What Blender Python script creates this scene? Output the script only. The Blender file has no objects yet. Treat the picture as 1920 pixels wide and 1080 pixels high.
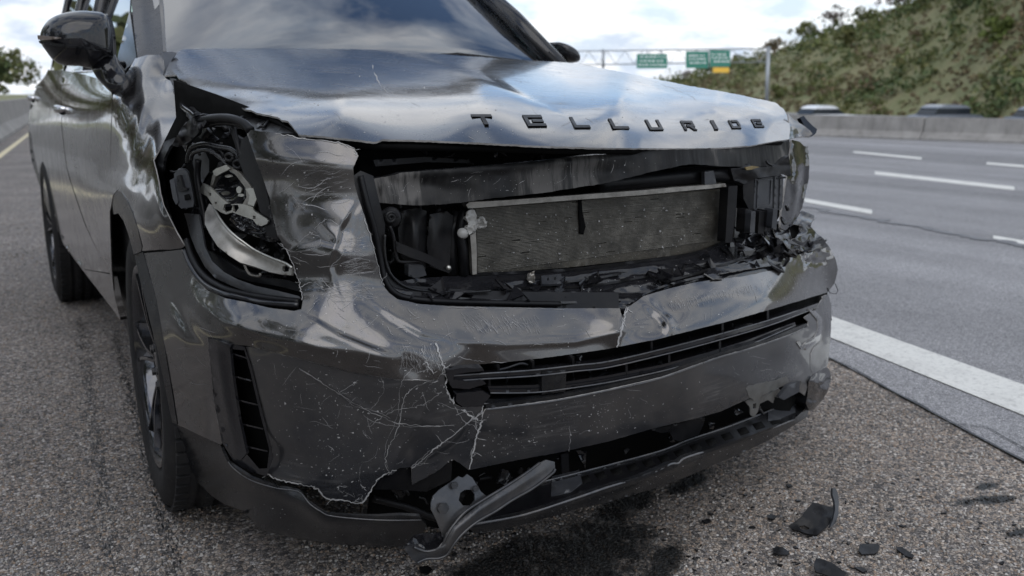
import bpy, bmesh, math, random
import numpy as np
from mathutils import Vector, Matrix
from mathutils.geometry import delaunay_2d_cdt
R = math.radians
scene = bpy.context.scene
COL = scene.collection
random.seed(7); np.random.seed(7)

# ------------------------------------------------------------------ camera
CAM = np.array([-1.30, -1.57, 1.097]); YAW, PIT, FPX = 0.53, 0.21, 1720.0
fw = np.array([math.sin(YAW)*math.cos(PIT), math.cos(YAW)*math.cos(PIT), -math.sin(PIT)])
rt = np.array([math.cos(YAW), -math.sin(YAW), 0.0]); up = np.cross(rt, fw)
cd = bpy.data.cameras.new("camera"); cam = bpy.data.objects.new("camera", cd); COL.objects.link(cam)
cam.matrix_world = Matrix(((rt[0], up[0], -fw[0], CAM[0]), (rt[1], up[1], -fw[1], CAM[1]), (rt[2], up[2], -fw[2], CAM[2]), (0, 0, 0, 1)))
cd.sensor_width = 36; cd.lens = 36*FPX/1920; cd.clip_end = 4000; cd.clip_start = .05
cd.dof.use_dof = True; cd.dof.focus_distance = 1.95; cd.dof.aperture_fstop = 4.2
scene.camera = cam

# ------------------------------------------------------------------ sky and sun
SUN_EL, SUN_AZ = 48, 200      # azimuth of the sun measured clockwise from +Y
w = bpy.data.worlds.new("World"); scene.world = w; w.use_nodes = True
nt = w.node_tree; N = nt.nodes; L = nt.links; N.clear()
def wn(t, **k):
    n = N.new(t)
    for a, b in k.items(): setattr(n, a, b)
    return n
sky = wn('ShaderNodeTexSky', sky_type='NISHITA', sun_disc=False, sun_elevation=R(SUN_EL), sun_rotation=R(SUN_AZ), air_density=1.0, dust_density=.3)
tc = wn('ShaderNodeTexCoord'); sep = wn('ShaderNodeSeparateXYZ'); L.new(tc.outputs['Generated'], sep.inputs[0])
zz = wn('ShaderNodeMath', operation='MAXIMUM'); L.new(sep.outputs[2], zz.inputs[0]); zz.inputs[1].default_value = 0.0
za = wn('ShaderNodeMath', operation='ADD'); L.new(zz.outputs[0], za.inputs[0]); za.inputs[1].default_value = 0.30
dx = wn('ShaderNodeMath', operation='DIVIDE'); L.new(sep.outputs[0], dx.inputs[0]); L.new(za.outputs[0], dx.inputs[1])
dy = wn('ShaderNodeMath', operation='DIVIDE'); L.new(sep.outputs[1], dy.inputs[0]); L.new(za.outputs[0], dy.inputs[1])
cmb = wn('ShaderNodeCombineXYZ'); L.new(dx.outputs[0], cmb.inputs[0]); L.new(dy.outputs[0], cmb.inputs[1])
n1 = wn('ShaderNodeTexNoise'); n1.inputs['Scale'].default_value = 2.5; n1.inputs['Detail'].default_value = 8; n1.inputs['Roughness'].default_value = .55; n1.inputs['Distortion'].default_value = .3
n2 = wn('ShaderNodeTexNoise'); n2.inputs['Scale'].default_value = 4.4; n2.inputs['Detail'].default_value = 7; n2.inputs['Roughness'].default_value = .6
mp2 = wn('ShaderNodeMapping'); mp2.inputs['Location'].default_value = (4.1, 7.7, 0)
L.new(cmb.outputs[0], n1.inputs['Vector']); L.new(cmb.outputs[0], mp2.inputs[0]); L.new(mp2.outputs[0], n2.inputs['Vector'])
r1 = wn('ShaderNodeValToRGB'); r1.color_ramp.elements[0].position = .39; r1.color_ramp.elements[1].position = .53
L.new(n1.outputs['Fac'], r1.inputs[0])
r2 = wn('ShaderNodeValToRGB'); e = r2.color_ramp.elements
e[0].position = .40; e[0].color = (.42, .48, .57, 1); e[1].position = .58; e[1].color = (.72, .73, .75, 1)
L.new(n2.outputs['Fac'], r2.inputs[0])
sc_ = wn('ShaderNodeVectorMath', operation='SCALE'); L.new(r2.outputs[0], sc_.inputs[0]); sc_.inputs['Scale'].default_value = 9.5
mx = wn('ShaderNodeMix', data_type='RGBA'); hz = wn('ShaderNodeMath', operation='MULTIPLY_ADD', use_clamp=True); L.new(sep.outputs[2], hz.inputs[0]); hz.inputs[1].default_value = -4.5; hz.inputs[2].default_value = 1.15
hm = wn('ShaderNodeMath', operation='MAXIMUM'); L.new(hz.outputs[0], hm.inputs[0]); L.new(r1.outputs[0], hm.inputs[1]); L.new(hm.outputs[0], mx.inputs['Factor']); L.new(sky.outputs[0], mx.inputs['A']); L.new(sc_.outputs[0], mx.inputs['B'])
bg = wn('ShaderNodeBackground'); bg.inputs['Strength'].default_value = .135; L.new(mx.outputs['Result'], bg.inputs['Color'])
ow = wn('ShaderNodeOutputWorld'); L.new(bg.outputs[0], ow.inputs['Surface'])
sd = bpy.data.lights.new("sun", 'SUN'); sd.energy = .85; sd.angle = R(60); sd.color = (1, .96, .9)
so = bpy.data.objects.new("sun", sd); COL.objects.link(so)
az, el = R(SUN_AZ), R(SUN_EL)
so.rotation_euler = Vector((math.sin(az)*math.cos(el), math.cos(az)*math.cos(el), math.sin(el))).to_track_quat('Z', 'Y').to_euler()
vs = scene.view_settings; vs.view_transform = 'Standard'; vs.look = 'None'; vs.exposure = 0.40; vs.gamma = 1; vs.use_curve_mapping = False

# ------------------------------------------------------------------ projection helpers (authoring: photo point + a car plane -> 3D point)
def ray(px, py):
    px = np.asarray(px, float); py = np.asarray(py, float)
    return fw + rt*((px-960)/FPX)[..., None] + up*((540-py)/FPX)[..., None]
def P(px, py, ax, v):
    d = ray(np.array(px), np.array(py)); i = 'xyz'.index(ax)
    return CAM + d*((v-CAM[i])/d[i])
def bow(x):
    u = abs(x); s = max(0, (u-.6)/.38)
    return .05*u*u + .30*s*s
class TPS:
    def __init__(s, ctl, reg=1e-5):
        pts, ws = [], []
        for px, py, ax, v in ctl:
            d = ray(np.array(float(px)), np.array(float(py)))
            if ax == 'd': t = v
            elif ax == 'b':
                t = 1.8
                for _ in range(40):
                    X = CAM+d*t; t = .5*t+.5*((bow(X[0])+v-CAM[1])/d[1])
            else: i = 'xyz'.index(ax); t = (v-CAM[i])/d[i]
            pts.append((px/1000, py/1000)); ws.append(1/t)
        s.p = np.array(pts); n = len(pts); wv = np.array(ws)
        K = s.k(s.p, s.p)+np.eye(n)*reg; A = np.zeros((n+3, n+3)); Q = np.c_[np.ones(n), s.p]
        A[:n, :n] = K; A[:n, n:] = Q; A[n:, :n] = Q.T
        s.c = np.linalg.solve(A, np.r_[wv, 0, 0, 0])
    def k(s, a, b):
        r2 = ((a[:, None]-b[None])**2).sum(-1)+1e-12
        return .5*r2*np.log(r2)
    def t(s, px, py):
        q = np.c_[np.ravel(px)/1000, np.ravel(py)/1000]; n = len(s.p)
        return 1/(s.k(q, s.p)@s.c[:n]+s.c[n]+q@s.c[n+1:])
class PlaneF:
    def __init__(s, ax, v): s.i = 'xyz'.index(ax); s.v = v
    def t(s, px, py):
        d = ray(np.ravel(px), np.ravel(py)); return (s.v-CAM[s.i])/d[:, s.i]
class BowF:
    def __init__(s, v): s.v = v
    def t(s, px, py):
        d = ray(np.ravel(px), np.ravel(py)); t = np.full(len(d), 1.8)
        for _ in range(40):
            u = abs(CAM[0]+d[:, 0]*t); ss = np.maximum(0, (u-.6)/.38)
            t = .5*t+.5*((.05*u*u+.3*ss*ss+s.v-CAM[1])/d[:, 1])
        return t
def vnoise(x, y, seed=0):
    def h(i, j):
        n = np.sin(i*127.1+j*311.7+seed*74.7)*43758.5453
        return n-np.floor(n)
    xi, yi = np.floor(x), np.floor(y); fx, fy = x-xi, y-yi
    fx = fx*fx*fx*(fx*(fx*6-15)+10); fy = fy*fy*fy*(fy*(fy*6-15)+10)
    a, b, c_, d = h(xi, yi), h(xi+1, yi), h(xi, yi+1), h(xi+1, yi+1)
    return (a*(1-fx)+b*fx)*(1-fy)+(c_*(1-fx)+d*fx)*fy-.5
def fbm(x, y, seed=0, o=3):
    s = 0; a = 1
    for k in range(o): s = s+a*vnoise(x*2**k, y*2**k, seed+k*13); a *= .5
    return s
def pl(s):
    if isinstance(s, str): return np.array([tuple(map(float, q.split(','))) for q in s.split()])
    return np.array(s, float)
def segdist(x, y, line, signed=False):
    best = np.full(x.shape, 1e9); sg = np.zeros(x.shape); tt = np.zeros(x.shape); n = len(line)-1
    for k in range(n):
        a, b = line[k], line[k+1]; d = b-a; l2 = (d*d).sum()
        t = np.clip(((x-a[0])*d[0]+(y-a[1])*d[1])/l2, 0, 1)
        qx, qy = x-a[0]-t*d[0], y-a[1]-t*d[1]; r = np.hypot(qx, qy)
        m = r < best; best = np.where(m, r, best); sg = np.where(m, np.sign(d[0]*qy-d[1]*qx), sg); tt = np.where(m, (k+t)/n, tt)
    return best, sg, tt
class Surf:
    """field + bumps; amplitudes in metres towards the viewer"""
    def __init__(s, f, bumps=()): s.f = f; s.b = bumps
    def t(s, px, py):
        px = np.ravel(np.asarray(px, float)); py = np.ravel(np.asarray(py, float)); t = s.f.t(px, py)
        for b in s.b:
            k = b[0]
            if k == 'crease':
                d, sg, tt = segdist(px, py, pl(b[1])); f = np.sin(np.pi*np.clip(tt*.9+.05, 0, 1)); t = t-b[2]*np.exp(-(d/b[3])**2)*f
            elif k == 'fold':     # step: one side of the line higher than the other
                d, sg, tt = segdist(px, py, pl(b[1])); f = np.sin(np.pi*np.clip(tt*.9+.05, 0, 1))
                t = t-b[2]*f*np.exp(-d/b[4])*np.tanh(sg*d/b[3])
            elif k == 'dent':
                _, cx, cy, rx, ry, a, ang = b; c, s_ = math.cos(R(ang)), math.sin(R(ang))
                u = ((px-cx)*c+(py-cy)*s_)/rx; v = (-(px-cx)*s_+(py-cy)*c)/ry; t = t-a*np.exp(-(u*u+v*v))
            elif k == 'noise':
                t = t-b[1]*fbm(px/b[2], py/b[3], b[4])
            elif k == 'roll':      # surface turns down beyond an edge line
                e_ = pl(b[1]); ed = np.interp(px, e_[:, 0], e_[:, 1]); t = t+b[2]*b[3]*np.log1p(np.exp(np.clip((py-ed)/b[3], -30, 30)))
            elif k == 'nreg':      # noise inside an ellipse
                _, a, sx, sy, seed, cx, cy, rx, ry = b
                m = np.exp(-(((px-cx)/rx)**2+((py-cy)/ry)**2)**2); t = t-a*m*fbm(px/sx, py/sy, seed)
        return t
    def pt(s, px, py, off=0):
        t = s.t(px, py)+off; return CAM+ray(np.ravel(px), np.ravel(py))*t[:, None]

# ------------------------------------------------------------------ object helpers
def tag(o, label=None, cat=None, group=None, kind=None):
    if label: o['label'] = label
    if cat: o['category'] = cat
    if group: o['group'] = group
    if kind: o['kind'] = kind
    return o
def empty(name, loc, label=None, cat=None, group=None, rz=0):
    o = bpy.data.objects.new(name, None); COL.objects.link(o); o.location = loc; o.rotation_euler[2] = rz; o.empty_display_size = .1
    return tag(o, label, cat, group)
def mesh(name, verts, faces, mat, parent=None, smooth=True, loc=None, mats=None, fm=None, label=None, kind=None):
    me = bpy.data.meshes.new(name); me.from_pydata([tuple(v) for v in verts], [], [tuple(int(i) for i in f) for f in faces]); me.update()
    if mats:
        for m in mats: me.materials.append(m)
        if fm is not None: me.polygons.foreach_set('material_index', np.array(fm, dtype=np.int32))
    else: me.materials.append(mat)
    me.polygons.foreach_set('use_smooth', [smooth]*len(me.polygons))
    o = bpy.data.objects.new(name, me); COL.objects.link(o)
    if parent is not None:
        o.parent = parent; bpy_inv(o, parent)
    return tag(o, label, None, None, kind)
def wm(o):
    b = Matrix.Translation(o.location) @ o.rotation_euler.to_matrix().to_4x4()
    return b if o.parent is None else wm(o.parent) @ o.matrix_parent_inverse @ b
def bpy_inv(o, parent):      # geometry is written in world coordinates
    o.matrix_parent_inverse = wm(parent).inverted()
def inpoly(x, y, poly):
    c = np.zeros(x.shape, bool); n = len(poly); j = n-1
    for i in range(n):
        xi, yi = poly[i]; xj, yj = poly[j]
        m = ((yi > y) != (yj > y)) & (x < (xj-xi)*(y-yi)/((yj-yi) if abs(yj-yi) > 1e-9 else 1e-9)+xi); c ^= m; j = i
    return c
def smooth_poly(p, closed=True, n=4):
    p = pl(p); m = len(p); out = []
    rng = range(m if closed else m-1)
    for i in rng:
        if closed: a, b, c, d = p[(i-1) % m], p[i], p[(i+1) % m], p[(i+2) % m]
        else: a, b, c, d = p[max(i-1, 0)], p[i], p[i+1], p[min(i+2, m-1)]
        for k in range(n):
            t = k/n; out.append(.5*((2*b)+(-a+c)*t+(2*a-5*b+4*c-d)*t*t+(-a+3*b-3*c+d)*t**3))
    if not closed: out.append(p[-1])
    return np.array(out)
def resample(p, step, jag=0, seed=0):
    out = []; n = len(p)
    for i in range(n):
        a, b = p[i], p[(i+1) % n]; l = np.hypot(*(b-a)); k = max(1, int(round(l/step)))
        for j in range(k):
            q = a+(b-a)*j/k
            if jag and j: q = q+np.array([vnoise(np.array(q[0]/3.1), np.array(q[1]/3.1), seed), vnoise(np.array(q[0]/3.3), np.array(q[1]/2.9), seed+5)])*2*jag
            out.append(q)
    return out
def pan(name, outline, surf, mat, parent, step=8, thick=.003, off=0., smooth=False, holes=(), jag=0, rim=None, label=None, dirv=None, kind=None):
    if not isinstance(surf, Surf): surf = Surf(surf)
    O = smooth_poly(outline) if smooth else pl(outline)
    loops = [resample(O, step, jag, 1)]+[resample(smooth_poly(h) if smooth else pl(h), step, jag, 2) for h in holes]
    allb = np.array([q for l in loops for q in l])
    x0, y0 = allb.min(0); x1, y1 = allb.max(0)
    gx, gy = [], []; r = 0; yy = y0
    while yy < y1:
        xs = np.arange(x0+(step/2 if r % 2 else 0), x1, step); gx.append(xs); gy.append(np.full(xs.shape, yy)); yy += step*.866; r += 1
    gx = np.concatenate(gx); gy = np.concatenate(gy)
    ins = inpoly(gx, gy, np.array(loops[0]))
    for h in loops[1:]: ins &= ~inpoly(gx, gy, np.array(h))
    gx, gy = gx[ins], gy[ins]
    if len(gx):
        keep = np.ones(len(gx), bool)
        for q in allb: keep &= (gx-q[0])**2+(gy-q[1])**2 > (step*.55)**2
        gx, gy = gx[keep], gy[keep]
    V = [Vector((q[0], -q[1])) for q in allb]+[Vector((a, -b)) for a, b in zip(gx, gy)]
    E = []; s = 0
    for l in loops:
        E += [(s+i, s+(i+1) % len(l)) for i in range(len(l))]; s += len(l)
    vo, eo, fo, ov, oe, of = delaunay_2d_cdt(V, E, [], 0, 1e-4, True)
    v2 = np.array([(a.x, -a.y) for a in vo]); F = np.array([f for f in fo if len(f) == 3])
    c = v2[F].mean(1); m = inpoly(c[:, 0], c[:, 1], np.array(loops[0]))
    for h in loops[1:]: m &= ~inpoly(c[:, 0], c[:, 1], np.array(h))
    F = F[m]
    X = surf.pt(v2[:, 0], v2[:, 1], off)
    nrm = np.zeros_like(X); fn = np.cross(X[F[:, 1]]-X[F[:, 0]], X[F[:, 2]]-X[F[:, 0]])
    for k in range(3): np.add.at(nrm, F[:, k], fn)
    nrm /= (np.linalg.norm(nrm, axis=1, keepdims=True)+1e-12)
    B = X-nrm*thick if dirv is None else X+np.array(dirv)*thick
    n = len(X); verts = list(X)+list(B); faces = [tuple(f) for f in F]+[(a+n, c_+n, b+n) for a, b, c_ in F]
    cnt = {}; ring = {}; weld = mat is M['deep']
    for f in F:
        for a, b in ((f[0], f[1]), (f[1], f[2]), (f[2], f[0])): cnt[(a, b)] = 1
    fm = [0]*len(faces)
    for (a, b) in list(cnt):
        if (b, a) not in cnt:
            
            if weld: faces.append((b, a, a+n, b+n)); fm.append(1); continue
            for q in (a, b):
                if q not in ring: ring[q] = len(verts); verts += [X[q], B[q]]
            faces.append((ring[b], ring[a], ring[a]+1, ring[b]+1)); fm.append(1)
    return mesh(name, verts, faces, None, parent, True, mats=[mat, rim or mat], fm=fm, label=label, kind=kind)
def strip(line, surf, w, off=-.0006, taper=True):
    """flat ribbon on a surface along a photo-space line; returns verts, faces"""
    p = pl(line); d = np.gradient(p, axis=0); nn = np.c_[-d[:, 1], d[:, 0]]/(np.hypot(d[:, 0], d[:, 1])[:, None]+1e-9)
    ww = np.full(len(p), w/2.)
    if taper: ww = ww*np.clip(np.sin(np.linspace(.12, np.pi-.12, len(p)))*1.4, .15, 1)
    a = p+nn*ww[:, None]; b = p-nn*ww[:, None]
    A = surf.pt(a[:, 0], a[:, 1], off); Bv = surf.pt(b[:, 0], b[:, 1], off); n = len(p)
    return list(A)+list(Bv), [(i, i+1, n+i+1, n+i) for i in range(n-1)]
def join(parts):
    V, F = [], []
    for v, f in parts:
        k = len(V); V += list(v); F += [tuple(i+k for i in q) for q in f]
    return V, F
def box_vf(c, s, rz=0, rx=0, ry=0, bev=.0):
    x, y, z = s[0]/2, s[1]/2, s[2]/2
    if bev <= 0:
        v = [(-x, -y, -z), (x, -y, -z), (x, y, -z), (-x, y, -z), (-x, -y, z), (x, -y, z), (x, y, z), (-x, y, z)]
        f = [(0, 3, 2, 1), (4, 5, 6, 7), (0, 1, 5, 4), (1, 2, 6, 5), (2, 3, 7, 6), (3, 0, 4, 7)]
    else:
        bm = bmesh.new(); bmesh.ops.create_cube(bm, size=1)
        for q in bm.verts: q.co = Vector((q.co.x*2*x, q.co.y*2*y, q.co.z*2*z))
        bmesh.ops.bevel(bm, geom=bm.edges[:], offset=bev, segments=2, affect='EDGES', profile=.5)
        v = [tuple(q.co) for q in bm.verts]; bm.verts.index_update(); f = [tuple(q.index for q in g.verts) for g in bm.faces]; bm.free()
    M = Matrix.Translation(c) @ Matrix.Rotation(rz, 4, 'Z') @ Matrix.Rotation(ry, 4, 'Y') @ Matrix.Rotation(rx, 4, 'X')
    return [tuple(M @ Vector(q)) for q in v], f
def bx(name, c, s, mat, parent=None, rz=0, rx=0, ry=0, bev=.004, label=None, smooth=False):
    v, f = box_vf(c, s, rz, rx, ry, bev); return mesh(name, v, f, mat, parent, smooth, label=label)
def tube_vf(pts, r, n=8, cap=True):
    pts = np.array(pts, float); m = len(pts); rr = np.full(m, r) if np.isscalar(r) else np.array(r, float)
    T = np.gradient(pts, axis=0); T /= np.linalg.norm(T, axis=1, keepdims=True)+1e-12
    u = np.cross(T[0], [0, 0, 1.]);
    if np.linalg.norm(u) < .1: u = np.cross(T[0], [1., 0, 0])
    u /= np.linalg.norm(u); V = []
    for i in range(m):
        u = u-T[i]*(u@T[i]); u /= np.linalg.norm(u); v = np.cross(T[i], u)
        for k in range(n): a = 2*math.pi*k/n; V.append(pts[i]+rr[i]*(u*math.cos(a)+v*math.sin(a)))
    F = [(i*n+k, i*n+(k+1) % n, (i+1)*n+(k+1) % n, (i+1)*n+k) for i in range(m-1) for k in range(n)]
    if cap: F += [tuple(range(n))[::-1], tuple((m-1)*n+k for k in range(n))]
    return V, F
def tube(name, pts, r, mat, parent=None, n=8, smooth=True, label=None):
    v, f = tube_vf(pts, r, n); return mesh(name, v, f, mat, parent, smooth, label=label)
def hose(name, line, surf, r, mat, parent, off=0., n=8, dense=5, label=None):
    p = smooth_poly(line, False, dense); return tube(name, surf.pt(p[:, 0], p[:, 1], off), r, mat, parent, n, label=label)
def lathe_vf(prof, n, M):
    V, F = [], []; m = len(prof)
    for i in range(n):
        a = 2*math.pi*i/n
        for (r, h) in prof: V.append(tuple(M @ Vector((r*math.cos(a), r*math.sin(a), h))))
    for i in range(n):
        for j in range(m-1): F.append((i*m+j, ((i+1) % n)*m+j, ((i+1) % n)*m+j+1, i*m+j+1))
    return V, F

# ------------------------------------------------------------------ materials
def newmat(name):
    m = bpy.data.materials.new(name); m.use_nodes = True; t = m.node_tree; b = t.nodes['Principled BSDF']; return m, t, b
def nd(t, ty, **k):
    n = t.nodes.new(ty)
    for a, b in k.items(): setattr(n, a, b)
    return n
def noise(t, scale, detail=4, rough=.55, vec=None, dist=0):
    n = nd(t, 'ShaderNodeTexNoise'); n.inputs['Scale'].default_value = scale; n.inputs['Detail'].default_value = detail; n.inputs['Roughness'].default_value = rough; n.inputs['Distortion'].default_value = dist
    if vec is not None: t.links.new(vec, n.inputs['Vector'])
    return n
def ramp(t, src, stops):
    r = nd(t, 'ShaderNodeValToRGB'); e = r.color_ramp.elements
    while len(e) < len(stops): e.new(.5)
    for k, (p, c) in enumerate(stops):
        e[k].position = p; e[k].color = (c, c, c, 1) if np.isscalar(c) else (*c, 1)
    t.links.new(src, r.inputs[0]); return r
def ocoord(t, sc=(1, 1, 1)):
    c = nd(t, 'ShaderNodeTexCoord'); m = nd(t, 'ShaderNodeMapping'); m.inputs['Scale'].default_value = sc; t.links.new(c.outputs['Object'], m.inputs[0]); return m.outputs[0]
def mixc(t, f, a, b, mode='MIX'):
    m = nd(t, 'ShaderNodeMix', data_type='RGBA', blend_type=mode)
    for s, v in (('Factor', f), ('A', a), ('B', b)):
        if isinstance(v, (int, float)): m.inputs[s].default_value = v
        elif isinstance(v, tuple): m.inputs[s].default_value = (*v, 1)
        else: t.links.new(v, m.inputs[s])
    return m.outputs['Result']
def bump(t, b, h, strength=.3, dist=.002):
    n = nd(t, 'ShaderNodeBump'); n.inputs['Strength'].default_value = strength; n.inputs['Distance'].default_value = dist
    t.links.new(h, n.inputs['Height']); t.links.new(n.outputs[0], b.inputs['Normal']); return n
def mat_paint(name, col, metal, rough, coat, dirt=.3, speck=True):
    m, t, b = newmat(name); v = ocoord(t)
    fl = noise(t, 900, 2, .5, v); base = ramp(t, fl.outputs['Fac'], [(.35, tuple(c*.8 for c in col)), (.7, tuple(min(1, c*1.25) for c in col))])
    d1 = noise(t, 5, 6, .65, v); dm = ramp(t, d1.outputs['Fac'], [(.45, 0.), (.75, dirt)])
    c = mixc(t, dm.outputs[0], base.outputs[0], (.16, .14, .12))
    if speck:
        vo = nd(t, 'ShaderNodeTexVoronoi'); vo.inputs['Scale'].default_value = 110; t.links.new(v, vo.inputs['Vector'])
        n3 = noise(t, 9, 3, .6, v); s1 = ramp(t, vo.outputs['Distance'], [(.05, 1.), (.10, 0.)]); s2 = ramp(t, n3.outputs['Fac'], [(.5, 0.), (.62, 1.)])
        mm = nd(t, 'ShaderNodeMath', operation='MULTIPLY'); t.links.new(s1.outputs[0], mm.inputs[0]); t.links.new(s2.outputs[0], mm.inputs[1])
        c = mixc(t, mm.outputs[0], c, (.35, .34, .33))
    t.links.new(c, b.inputs['Base Color'])
    sv = ocoord(t, (9, 9, 150)); s0 = noise(t, 1.0, 5, .7, sv); sm = noise(t, 3.3, 4, .6, v)
    a1 = ramp(t, s0.outputs['Fac'], [(.50, 0.), (.66, 1.)]); a2 = ramp(t, sm.outputs['Fac'], [(.52, 0.), (.66, .55)])
    sc = nd(t, 'ShaderNodeMath', operation='MULTIPLY'); t.links.new(a1.outputs[0], sc.inputs[0]); t.links.new(a2.outputs[0], sc.inputs[1])
    t.links.new(mixc(t, sc.outputs[0], c, (.17, .165, .16)), b.inputs['Base Color'])
    b.inputs['Metallic'].default_value = metal
    rr = ramp(t, d1.outputs['Fac'], [(.3, rough*.8), (.75, min(1, rough*1.5))]); t.links.new(rr.outputs[0], b.inputs['Roughness'])
    cr = noise(t, 14, 5, .7, v); cc = ramp(t, cr.outputs['Fac'], [(.35, .04), (.8, .17)])
    iv = nd(t, 'ShaderNodeMath', operation='MULTIPLY_ADD'); t.links.new(sc.outputs[0], iv.inputs[0]); iv.inputs[1].default_value = -coat; iv.inputs[2].default_value = coat; t.links.new(iv.outputs[0], b.inputs['Coat Weight']); t.links.new(cc.outputs[0], b.inputs['Coat Roughness']); b.inputs['Coat IOR'].default_value = 1.65
    op = noise(t, 700, 2, .5, v); bump(t, b, op.outputs['Fac'], .04, .0006)
    return m
def mat_plain(name, col, rough=.5, metal=0., var=.25, bumps=.15, bscale=250, dirt=0., spec=.5, dirtcol=(.2, .18, .16), dscale=12):
    m, t, b = newmat(name); v = ocoord(t)
    n = noise(t, 30, 5, .6, v); c = ramp(t, n.outputs['Fac'], [(.3, tuple(k*(1-var) for k in col)), (.7, tuple(min(1, k*(1+var)) for k in col))]).outputs[0]
    if dirt:
        d = noise(t, dscale, 7, .7, v); dm = ramp(t, d.outputs['Fac'], [(.45, 0.), (.72, dirt)]); c = mixc(t, dm.outputs[0], c, dirtcol)
    t.links.new(c, b.inputs['Base Color']); b.inputs['Metallic'].default_value = metal
    r = ramp(t, n.outputs['Fac'], [(.3, max(.02, rough*.8)), (.75, min(1, rough*1.25))]); t.links.new(r.outputs[0], b.inputs['Roughness']); b.inputs['Specular IOR Level'].default_value = spec
    if bumps: bump(t, b, noise(t, bscale, 4, .6, v).outputs['Fac'], bumps, .001)
    return m
M = {}
M['paint'] = mat_paint('dark_grey_car_paint', (.076, .071, .069), .95, .24, 1.0, .2)
M['paint_low'] = mat_paint('dark_grey_lower_bumper', (.019, .0195, .022), .0, .28, .5, .2)
M['gloss'] = mat_plain('gloss_black_plastic', (.012, .012, .014), .09, bumps=.02)
M['trim'] = mat_plain('satin_black_trim', (.009, .0095, .011), .24, bumps=.2, bscale=400, dirt=.25, spec=.33, dirtcol=(.07, .066, .06))
M['rubber'] = mat_plain('black_rubber', (.006, .006, .007), .4, bumps=.2, spec=.22)
M['black'] = mat_plain('dusty_black_plastic', (.007, .007, .008), .33, bumps=.3, dirt=.2, spec=.22, dirtcol=(.05, .047, .043))
M['deep'] = mat_plain('engine_bay_black', (.005, .005, .005), .8, bumps=0, spec=.05)
M['wet'] = mat_plain('crumpled_gloss_plastic', (.012, .012, .014), .14, bumps=.5, bscale=60)
M['grey_pl'] = mat_plain('grey_moulded_plastic', (.030, .032, .037), .42, bumps=.2, dirt=.25, dirtcol=(.12, .12, .12))
M['alloy'] = mat_plain('scuffed_zinc_steel', (.50, .49, .45), .38, 1., .15, .2, 120, .35, dirtcol=(.2, .17, .13), dscale=40)
M['alloy2'] = mat_plain('dull_cast_alloy', (.30, .285, .26), .42, .85, .2, .3, 90, .55, dirtcol=(.07, .06, .05), dscale=18)
M['steel'] = mat_plain('dark_coated_steel', (.05, .052, .057), .32, .55, .2, .25, 150, .35, dirtcol=(.16, .14, .12))
M['pale'] = mat_plain('pale_grey_plastic', (.34, .335, .32), .5, 0, .1, .1)
M['torn'] = mat_plain('torn_pale_edge', (.30, .29, .28), .6, 0, .3, .2)
M['scr'] = mat_plain('scraped_paint_white', (.26, .255, .255), .55, 0, .3, 0)
M['chip'] = mat_plain('chipped_paint_white', (.31, .305, .30), .6, 0, .3, 0)
M['tyre'] = mat_plain('tyre_rubber', (.012, .012, .013), .75, 0, .3, .3, 200, .25, spec=.3, dirtcol=(.06, .055, .05))
M['chrome'] = mat_plain('chrome_handle', (.6, .6, .62), .08, 1., .05, 0)
M['foil'] = mat_plain('scuffed_dark_foil', (.12, .12, .115), .35, .4, .3, .4, 120, .3)
M['letter'] = mat_plain('black_letter', (.006, .006, .007), .4, bumps=0, spec=.15)
def mat_glass(name, tint, refl=.10, rough=.01):
    m, t, b = newmat(name); t.nodes.remove(b); o = t.nodes['Material Output']
    tr = nd(t, 'ShaderNodeBsdfTransparent'); tr.inputs[0].default_value = (*tint, 1)
    g = nd(t, 'ShaderNodeBsdfGlossy'); g.inputs['Roughness'].default_value = rough; g.inputs['Color'].default_value = (.95, .97, 1, 1)
    f = nd(t, 'ShaderNodeFresnel'); f.inputs['IOR'].default_value = 1.55
    a = nd(t, 'ShaderNodeMath', operation='MULTIPLY_ADD', use_clamp=True); t.links.new(f.outputs[0], a.inputs[0]); a.inputs[1].default_value = 1.15; a.inputs[2].default_value = refl
    x = nd(t, 'ShaderNodeMixShader'); t.links.new(a.outputs[0], x.inputs[0]); t.links.new(tr.outputs[0], x.inputs[1]); t.links.new(g.outputs[0], x.inputs[2]); t.links.new(x.outputs[0], o.inputs[0])
    return m
M['glass'] = mat_glass('windscreen_glass', (.62, .80, .82), .15)
M['sglass'] = mat_glass('side_window_glass', (.70, .80, .77), .05)
def mat_radiator():
    m, t, b = newmat('radiator_core'); v = ocoord(t, (1, 1, 1))
    n = noise(t, 7, 6, .7, v); n2 = noise(t, 220, 3, .7, v)
    c = ramp(t, n.outputs['Fac'], [(.35, (.018, .016, .013)), (.6, (.07, .062, .048)), (.78, (.16, .15, .12))])
    c2 = mixc(t, ramp(t, n2.outputs['Fac'], [(.62, 0.), (.72, .8)]).outputs[0], c.outputs[0], (.26, .24, .2))
    t.links.new(c2, b.inputs['Base Color']); b.inputs['Roughness'].default_value = .45; b.inputs['Metallic'].default_value = .45
    bump(t, b, n2.outputs['Fac'], .6, .002); return m
M['rad'] = mat_radiator()
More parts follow.
